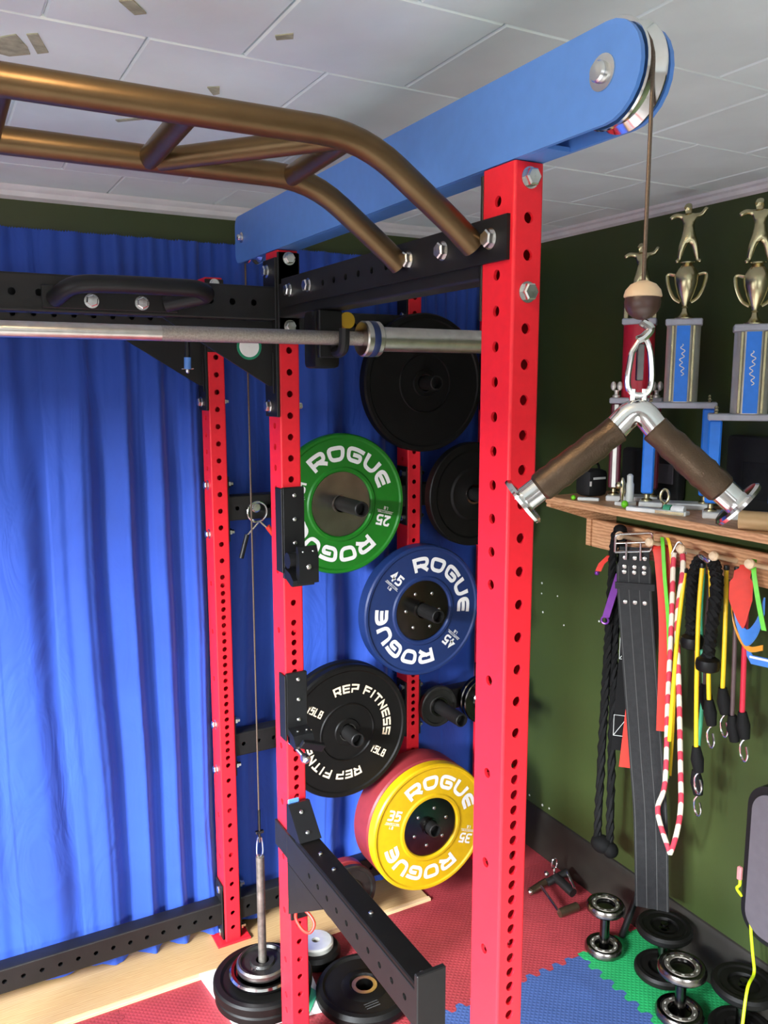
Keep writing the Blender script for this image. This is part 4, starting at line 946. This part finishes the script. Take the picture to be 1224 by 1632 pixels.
b = MB(); b.box(1.217, 1.222, .80, .90, ZS + .05, ZS + .11, .002); b.build('front_pocket', 'grey', o)

# ================================================================ THINGS HANGING FROM THE PEGS
def peg_hook(y): return Vector((1.098, y, 1.352))
HG = 'gear hanging from the shelf pegs'
# 1 long black rope
o = thing('training_rope', 'long black twisted rope hanging doubled from the first peg', 'rope', (1.11, .92, .30), group=HG)
def twisted(pts, r, n=3, turns=40):
    P = smooth_path(pts, 10); mb = MB()
    for s_ in range(n):
        q = []
        for i, p in enumerate(P):
            a = 2 * math.pi * (s_ / n + turns * i / len(P)); q.append(p + Vector((math.cos(a) * r * .5, math.sin(a) * r * .5, 0)))
        mb.tube(q, r * .62, 6)
    return mb
twisted([(1.090, .888, 1.365), (1.082, .893, 1.32), (1.095, .912, 1.05), (1.10, .925, .74), (1.10, .932, .33)], .0135, 3, 30).build('strand', 'nylon', o)
twisted([(1.106, .880, 1.365), (1.112, .888, 1.32), (1.115, .905, 1.05), (1.12, .905, .74), (1.12, .895, .33)], .0135, 3, 30).build('strand', 'nylon', o)
b = MB(); b.ball((1.098, .885, 1.372), .022, 14, (.9, 1, .8)); b.build('knot', 'nylon', o)
b = MB(); b.ball((1.105, .915, .325), .036, 16, (.9, 1.1, .8)); b.ball((1.115, .885, .315), .026, 14); b.build('knot', 'nylon', o)
# 2 purple handle straps
o = thing('finger_strap', 'purple metal tool with round eye hanging beside the black rope', 'tool', (1.07, .9, 1.07), group=HG)
b = MB(); b.ribbon([(1.075, .855, 1.245), (1.07, .880, 1.16), (1.068, .898, 1.10)], (.5, -.86, 0), .022, .010); b.build('blade', 'purple', o)
b = MB(); b.tube([(1.068 + .010 * math.cos(R(a)) * .5, .903 - .010 * math.cos(R(a)), 1.088 + .011 * math.sin(R(a))) for a in range(0, 360, 20)], .0035, 8, True); b.build('eye', 'purple', o)
o = thing('key_fob', 'short red and purple fob hanging left of the black rope', 'fob', (1.07, .955, 1.22), group=HG)
b = MB(); b.ribbon([(1.08, .905, 1.29), (1.075, .935, 1.26), (1.072, .945, 1.235)], (.5, -.86, 0), .018, .004); b.build('strap', 'bandr', o)
b = MB(); b.ball((1.072, .950, 1.228), .008, 12); b.build('bead', 'purple', o)
# 3 wide leather belt
o = thing('lifting_belt', 'wide black leather lifting belt with steel buckle hanging from the second peg', 'belt', (1.09, .73, .25), group=HG)
BP = [(1.075, .800, 1.335), (1.070, .795, 1.28), (1.072, .790, 1.2), (1.075, .772, 1.06), (1.080, .745, .86), (1.085, .725, .70), (1.088, .700, .52), (1.09, .678, .24)]
bw = Vector((.68, -.73, 0))
P_ = smooth_path(BP, 6)
b = MB(); b.ribbon(P_, bw, [.085] * 6 + [.098] * (len(P_) - 6), .009); bo = b.build('strap', 'leather', o, True, 60)
nb = Vector((-.73, -.68, 0)) * .0052
for k in (-.044, -.015, .015, .044):
    b = MB(); b.ribbon([p + bw * k + nb for p in P_[6:]], bw, .0022, .0008); b.build('stitching', 'stitch', bo)
b = MB(); b.ribbon([Vector((1.070, .788, 1.232)) + nb * 1.8, Vector((1.070, .787, 1.212)) + nb * 1.8], bw, .112, .007); b.build('keeper_loop', 'leather', o)
for row, zz in enumerate((1.305, 1.278, 1.262, 1.172)):
    for k in (-.028, 0, .028):
        c = Vector((1.0705, .793, zz)) + bw * k + nb * (1.1 if zz > 1.2 else 1.3)
        if zz < 1.2: c += Vector((.003, -.006, 0))
        b = MB(); b.lathe([(.0065, 0), (.0062, .0015), (.003, .0028), (.0004, .003)], c, (-.73, -.68, 0), 10); b.build('rivet', 'steel', bo)
bk = MB()
cR = [Vector((1.068, .798, 1.345)) + nb * 1.5 + bw * a + Vector((0, 0, z)) for a, z in ((-.052, -.025), (-.052, .028), (.052, .040), (.052, -.015))]
bk.tube(bez(cR + [cR[0]], .01, 3), .0035, 8); bk.tube([cR[0] * .5 + cR[1] * .5, cR[2] * .5 + cR[3] * .5], .003, 8)
for k in (-.02, .02): bk.tube([Vector((1.068, .798, 1.352)) + nb * 1.8 + bw * k, Vector((1.068, .796, 1.30)) + nb * 2.4 + bw * k], .0032, 8)
bk.build('buckle', 'chrome', o)
# 4 black nylon strap with stitched boxes, red end
o = thing('ankle_strap', 'black nylon strap with white box stitching and red end hanging behind the belt', 'strap', (1.12, .84, .6), group=HG)
b = MB(); b.ribbon(smooth_path([(1.13, .830, 1.30), (1.128, .855, 1.05), (1.126, .868, .80), (1.126, .875, .66)], 5), bw, .052, .004); s_ = b.build('webbing', 'nylon', o)
for zc in (1.0, .745):
    y_ = .860 if zc > .9 else .872
    b = MB(); c = Vector((1.124, y_, zc)) + nb * .8
    q = [c + bw * a + Vector((0, 0, z)) for a, z in ((-.022, -.034), (.022, -.034), (.022, .034), (-.022, .034))]
    for a, e in ((0, 1), (1, 2), (2, 3), (3, 0), (0, 2)): b.tube([q[a], q[e]], .0009, 5)
    b.build('box_stitch', 'plasw', s_)
b = MB(); b.ribbon([(1.112, .806, .97), (1.110, .815, .82), (1.108, .816, .63)], bw, [.012, .038, .058], .003); b.build('red_end', 'bandr', o)
# 5 flat bands
o = thing('resistance_band', 'flat red latex band hanging right of the leather belt', 'resistance band', (1.11, .70, .82), group=HG)
b = MB(); b.ribbon(smooth_path([(1.105, .750, 1.352), (1.10, .722, 1.345), (1.10, .704, 1.28), (1.105, .684, 1.1), (1.11, .680, .80)], 5), bw, [.04] * 6 + [.052] * 15, .003); b.build('front_loop', 'bandr', o)
b = MB(); b.ribbon(smooth_path([(1.115, .760, 1.345), (1.125, .72, 1.28), (1.125, .700, 1.1), (1.125, .693, .83)], 5), bw, .036, .003); b.build('back_loop', 'bandr', o)
o = thing('resistance_band', 'narrow yellow green latex band between red band and braided rope', 'resistance band', (1.09, .66, .65), group=HG)
b = MB(); b.ribbon(smooth_path([(1.10, .720, 1.375), (1.088, .703, 1.345), (1.085, .690, 1.27), (1.09, .670, 1.12), (1.10, .663, .9), (1.11, .665, .66)], 5), (.3, -.95, 0), .011, .004); b.build('front_loop', 'bandg', o)
b = MB(); b.ribbon(smooth_path([(1.11, .71, 1.375), (1.105, .690, 1.34), (1.105, .668, 1.2), (1.11, .655, .9), (1.115, .660, .67)], 5), (.3, -.95, 0), .010, .004); b.build('back_loop', 'bandy', o)
# 6 braided red and white rope loop
o = thing('braided_rope', 'red and white braided rope loop hanging from the third peg', 'rope', (1.09, .63, .46), group=HG)
b = MB(); b.tube(smooth_path([(1.080, .655, 1.345), (1.078, .655, 1.31), (1.080, .652, 1.12), (1.082, .652, .90), (1.086, .650, .66), (1.086, .672, .56), (1.09, .628, .462), (1.09, .618, .458), (1.09, .600, .53), (1.09, .592, .61), (1.088, .598, .72), (1.08, .612, .95), (1.08, .632, 1.15), (1.08, .622, 1.30), (1.085, .632, 1.35)], 6), .0075, 10); b.build('loop', 'braid', o)
b = MB(); b.tube(bez([(1.075, .66, 1.34), (1.085, .645, 1.385), (1.095, .625, 1.345)], .02, 5), .003, 8); b.build('hook', 'chrome', o)
# 7 triceps rope
o = thing('triceps_rope', 'thick black braided triceps rope with rubber stoppers hanging from the fourth peg', 'rope', (1.08, .53, 1.04), group=HG)
twisted([(1.078, .545, 1.352), (1.085, .575, 1.335), (1.09, .595, 1.28), (1.09, .592, 1.16), (1.09, .586, 1.11)], .016, 3, 9).build('strand', 'nylon', o)
twisted([(1.072, .530, 1.352), (1.066, .505, 1.335), (1.06, .490, 1.28), (1.065, .503, 1.16), (1.07, .513, 1.075)], .017, 3, 9).build('strand', 'nylon', o)
for c in ((1.09, .585, 1.105), (1.07, .512, 1.065)):
    b = MB(); b.lathe([(.018, -.022), (.030, -.016), (.033, 0), (.030, .012), (.018, .02)], c, (0, 0, 1), 20, True, True); b.build('stopper', 'rubber', o)
b = MB(); b.lathe([(.010, 0), (.012, .004), (.012, .04), (.010, .044)], (1.066, .552, 1.360), (-.1, -.9, -.28), 16, True, True); b.build('sleeve', 'chrome', o)
# 8 exercise tubes with clips
def ex_tube(label, mat, pts, r=.006, clip=None, handle=True, hookz=0.0):
    o = thing('exercise_tube', label, 'resistance tube', pts[-1], group=HG)
    b = MB(); b.tube(smooth_path(pts, 6), r, 10); b.build('rubber_tube', mat, o)
    e = Vector(pts[-1])
    if handle:
        b = MB(); b.tube([e + Vector((0, 0, .006)), e + Vector((.002, -.004, -.03)), e + Vector((.004, -.01, -.065))], [.011, .018, .013], 12); b.build('strap_end', 'nylon', o)
    if clip:
        c = e + Vector((.004, -.010, -.066 if handle else -.004))
        b = MB(); b.tube(smooth_path([c, c + Vector((-.004, .009, -.02)), c + Vector((0, .008, -.05)), c + Vector((0, -.004, -.062)), c + Vector((0, -.012, -.045)), c + Vector((0, -.006, -.02))], 4), .0032, 8); b.build('snap_clip', 'chrome', o)
    b = MB(); b.lathe([(r + .001, 0), (r + .002, .004), (r + .001, .012)], Vector(pts[0]) - Vector((0, 0, .006)), (0, 0, 1), 10, True, True); b.build('end_plug', 'blackp', o)
ex_tube('long yellow exercise tube with chrome clip, the lowest hanging', 'bandy', [(1.066, .545, 1.33), (1.062, .545, 1.2), (1.064, .540, 1.0), (1.068, .532, .815)], clip=True)
ex_tube('yellow exercise tube partly behind the triceps rope', 'bandy', [(1.072, .525, 1.335), (1.082, .520, 1.2), (1.084, .520, 1.05), (1.084, .512, .955)], clip=True)
ex_tube('short yellow exercise tube right of the others', 'bandy', [(1.10, .495, 1.33), (1.095, .485, 1.2), (1.09, .478, 1.1), (1.088, .474, 1.0)], clip=True)
ex_tube('thin yellow exercise tube hanging between the strands of braided rope', 'bandy', [(1.085, .618, 1.30), (1.075, .622, 1.15), (1.070, .625, .95), (1.070, .628, .80)], handle=False)
ex_tube('green exercise tube behind the yellow ones', 'teal', [(1.125, .590, 1.34), (1.12, .585, 1.15), (1.12, .562, 1.0), (1.115, .560, .9), (1.115, .568, .72)], clip=True)
ex_tube('brown exercise tube behind the triceps rope', 'brownt', [(1.12, .560, 1.33), (1.115, .560, 1.15), (1.115, .555, .98)], handle=True)
ex_tube('second brown exercise tube near the folded bands', 'brownt', [(1.11, .470, 1.33), (1.10, .455, 1.15), (1.10, .448, .93)], handle=True)
ex_tube('dark red exercise tube beside the folded bands', 'tred', [(1.11, .435, 1.32), (1.10, .425, 1.15), (1.10, .418, .95)], clip=True, r=.007)
ex_tube('plum coloured exercise tube with black end behind the green one', 'tmaroon', [(1.13, .610, 1.33), (1.13, .605, 1.1), (1.13, .590, .96)], handle=True)
# 9 folded bands at the right edge
o = thing('resistance_band', 'broad red latex band folded over the fifth peg', 'resistance band', (1.08, .40, 1.18), group=HG)
b = MB(); b.ribbon(smooth_path([(1.082, .428, 1.352), (1.072, .425, 1.32), (1.068, .420, 1.25), (1.072, .412, 1.19)], 5), bw, [.02] * 3 + [.04] * 3 + [.056] * 4 + [.048, .04, .03, .022, .012, .004], .004); b.build('loop', 'bandr', o)
o = thing('resistance_band', 'blue latex band looped below the red one at the right edge', 'resistance band', (1.08, .38, 1.12), group=HG)
b = MB(); b.ribbon(smooth_path([(1.085, .458, 1.26), (1.082, .435, 1.20), (1.080, .405, 1.165), (1.078, .375, 1.20), (1.08, .36, 1.26)], 5), (.15, .15, .97), .042, .004); b.build('loop', 'bandb', o)
o = thing('resistance_band', 'thin orange latex band curving under the blue one', 'resistance band', (1.09, .40, 1.12), group=HG)
b = MB(); b.ribbon(smooth_path([(1.098, .472, 1.25), (1.095, .462, 1.20), (1.092, .435, 1.155), (1.088, .400, 1.135), (1.085, .36, 1.15)], 5), (.15, .15, .97), .014, .003); b.build('loop', 'bando', o)
o = thing('resistance_band', 'narrow green latex band over the fifth peg at the right edge', 'resistance band', (1.08, .36, 1.2), group=HG)
b = MB(); b.ribbon(smooth_path([(1.09, .405, 1.37), (1.075, .392, 1.34), (1.070, .370, 1.27), (1.072, .350, 1.2)], 5), (.3, -.95, 0), .012, .003); b.build('loop', 'bandg', o)
o = thing('resistance_band', 'pale blue striped band at the right edge under the orange one', 'resistance band', (1.10, .38, 1.1), group=HG)
b = MB(); b.ribbon([(1.10, .42, 1.13), (1.10, .40, 1.105), (1.10, .35, 1.11)], (-.2, -.2, 1), .026, .003); s_ = b.build('loop', 'bandb', o)
b = MB(); b.ribbon([(1.0975, .405, 1.112), (1.0975, .35, 1.117)], (-.2, -.2, 1), .006, .003); b.build('stripe', 'white', s_)

# ================================================================ FLOOR BY THE GREEN WALL
def dumbbell(label, x, y, r, mat, rim, hgt=.165, grp='dumbbells standing on end along the wall', lean=0.0):
    o = thing('dumbbell', label, 'dumbbell', (x, y, .0005), 0, grp, local=True)
    b = MB(); b.cyl((0, 0, .012), (0, 0, hgt - .012), .0155, n=18); b.build('handle', 'darksteel', o)
    for z0, f in ((0, 1), (hgt - .026, 1)):
        b = MB(); t = .026
        b.lathe([(.016, 0), (r - .005, 0), (r, .006), (r, t - .008), (r - .006, t), (r * .80, t), (r * .74, t - .004), (r * .50, t - .004), (r * .47, t - .012), (.016, t - .012)], (0, 0, z0), (0, 0, 1), 40, closed=True); pl_ = b.build('end_plate', mat, o)
        if rim:
            b = MB(); b.lathe([(r * .50, t - .0035), (r * .53, t - .001), (r * .70, t - .001), (r * .73, t - .0035)], (0, 0, z0), (0, 0, 1), 40); b.build('raised_ring', 'wornsteel', pl_)
            b = MB(); b.lathe([(r - .001, .005), (r + .0008, .007), (r + .0008, t - .009), (r - .004, t - .001)], (0, 0, z0), (0, 0, 1), 40); b.build('polished_rim', 'hubsteel', pl_)
            b = MB()
            for k in range(10):
                a = R(36 * k + 8); b.box(-.004, .004, -.0018, .0018, 0, .0008, mat=Matrix.Translation((r * .615 * math.cos(a), r * .615 * math.sin(a), z0 + t - .0009)) @ Matrix.Rotation(a + 1.57, 4, 'Z'))
            b.build('cast_mark', 'silverc', pl_, False)
        else:
            b = MB(); b.lathe([(.0005, t - .003), (.012, t - .003), (.011, t + .004), (.0005, t + .005)], (0, 0, z0), (0, 0, 1), 16); b.build('end_nut', 'darksteel', pl_)
    o.rotation_euler = (lean, 0, 0); return o
dumbbell('small chrome rimmed dumbbell standing on end, farthest from the camera', 1.065, .845, .060, 'darksteel', True, .168)
dumbbell('larger chrome rimmed dumbbell standing on end on the green mat', 1.055, .525, .068, 'darksteel', True, .165)
dumbbell('black dumbbell standing on end against the baseboard behind the chrome ones', 1.150, .680, .084, 'rubber', False, .165)
dumbbell('black dumbbell standing on end at the right edge', 1.152, .394, .087, 'rubber', False, .165)
o = thing('leaning_rod', 'black rod with chrome and red end leaning on the baseboard', 'rod', (1.19, .85, .001))
b = MB(); b.cyl((1.165, .868, .003), (1.206, .845, .155), .011, n=16); b.build('rod', 'blackp', o)
b = MB(); b.cyl((1.206, .845, .156), (1.219, .838, .205), .008, n=14); b.build('red_band', 'redp', o)
b = MB(); b.cyl((1.219, .838, .2055), (1.226, .834, .235), .009, n=14); b.tube(smooth_path([(1.219, .836, .21), (1.210, .82, .20), (1.205, .81, .205)], 4), .004, 8); b.build('chrome_end', 'chrome', o)
o = thing('row_grip_bar', 'black and chrome double row handle lying on the red mat in the corner', 'cable handle', (1.12, 1.12, 0))
for p, q, r_, nm, mt in (((1.035, 1.185, .022), (1.120, 1.20, .028), .013, 'grip', 'grip'), ((1.045, 1.040, .022), (1.120, 1.035, .026), .015, 'grip', 'grip'), ((1.085, 1.195, .030), (1.045, 1.045, .026), .0055, 'crossbar', 'chrome'), ((1.190, 1.17, .060), (1.155, 1.09, .050), .0055, 'crossbar', 'chrome'), ((1.115, 1.19, .03), (1.195, 1.175, .055), .014, 'frame', 'black'), ((1.150, 1.185, .045), (1.150, 1.09, .035), .016, 'frame', 'black')):
    b = MB(); b.cyl(p, q, r_, n=16); b.build(nm, mt, o)
for c in ((1.035, 1.185, .022), (1.122, 1.203, .055)):
    b = MB(); b.ball(c, .010, 14); b.build('end_cap', 'chrome', o)
b = MB(); b.tube([(1.155 + .012 * math.cos(R(a)), 1.20, .088 + .020 * math.sin(R(a))) for a in range(0, 360, 24)], .003, 8, True); b.tube([(1.152, 1.195, .05), (1.155, 1.2, .07)], .004, 8); b.build('eyelet', 'chrome', o)
# grey padded case at the right edge
o = thing('padded_board', 'grey rounded pad with black edge and neon cord at the right edge', 'pad', (1.17, .28, .20))
def rounded(x0, x1, y0, y1, z0, z1, rd, seg, mat, nm):
    b = MB(); b.box(x0, x1, y0, y1, z0, z1, rd, seg); return b.build(nm, mat, o)
pts = []
for cy_, cz_, a0 in ((.395, .345, 90), (.395, .345, 180), (.20, .345, 270), (.20, .70, 0), (.395, .70, 90)):
    pass
def outline(y0, y1, z0, z1, r):
    q = []
    for cy_, cz_, a0 in ((y1 - r, z1 - r, 0), (y0 + r, z1 - r, 90), (y0 + r, z0 + r, 180), (y1 - r, z0 + r, 270)):
        for k in range(9): a = R(a0 + 90 * k / 8); q.append((cy_ + r * math.cos(a), cz_ + r * math.sin(a)))
    return q
b = MB(); b.prism([(1.185, y, z) for y, z in outline(.08, .445, .285, .74, .075)], (.055, 0, 0)); b.build('black_edge', 'blackp', o)
b = MB(); b.prism([(1.176, y, z) for y, z in outline(.10, .425, .305, .72, .06)], (.009, 0, 0)); b.build('grey_face', 'grey', o)
b = MB(); b.cyl((1.22, .12, .001), (1.22, .12, .30), .012, n=14); b.cyl((1.22, .29, .001), (1.22, .29, .30), .012, n=14); b.build('stand', 'blackp', o)
b = MB(); b.tube(smooth_path([(1.182, .452, .440), (1.178, .448, .42), (1.176, .455, .405), (1.186, .445, .385)], 6), .0042, 8); b.build('neon_cord', 'neon', o)
b = MB(); b.tube(smooth_path([(1.186, .412, .33), (1.180, .402, .29), (1.176, .390, .24), (1.170, .378, .195), (1.10, .345, .195), (1.055, .32, .10), (1.03, .30, .03), (1.0, .27, .008)], 6), .0042, 8); b.build('neon_cord', 'neon', o)
b = MB(); b.box(1.170, 1.182, .442, .456, .435, .475, .003); b.build('tag', 'pink', o)

o = thing('gym_bag', 'black fabric bag standing on the shelf behind the rightmost trophy', 'bag', (1.24, .45, ZS))
b = MB(); b.box(1.222, 1.256, .30, .62, ZS + .0004, ZS + .21, .012, 2); b.build('body', 'blackbag', o)
b = MB(); b.box(1.218, 1.222, .36, .56, ZS + .04, ZS + .14, .001); b.build('front_pocket', 'leather', o)
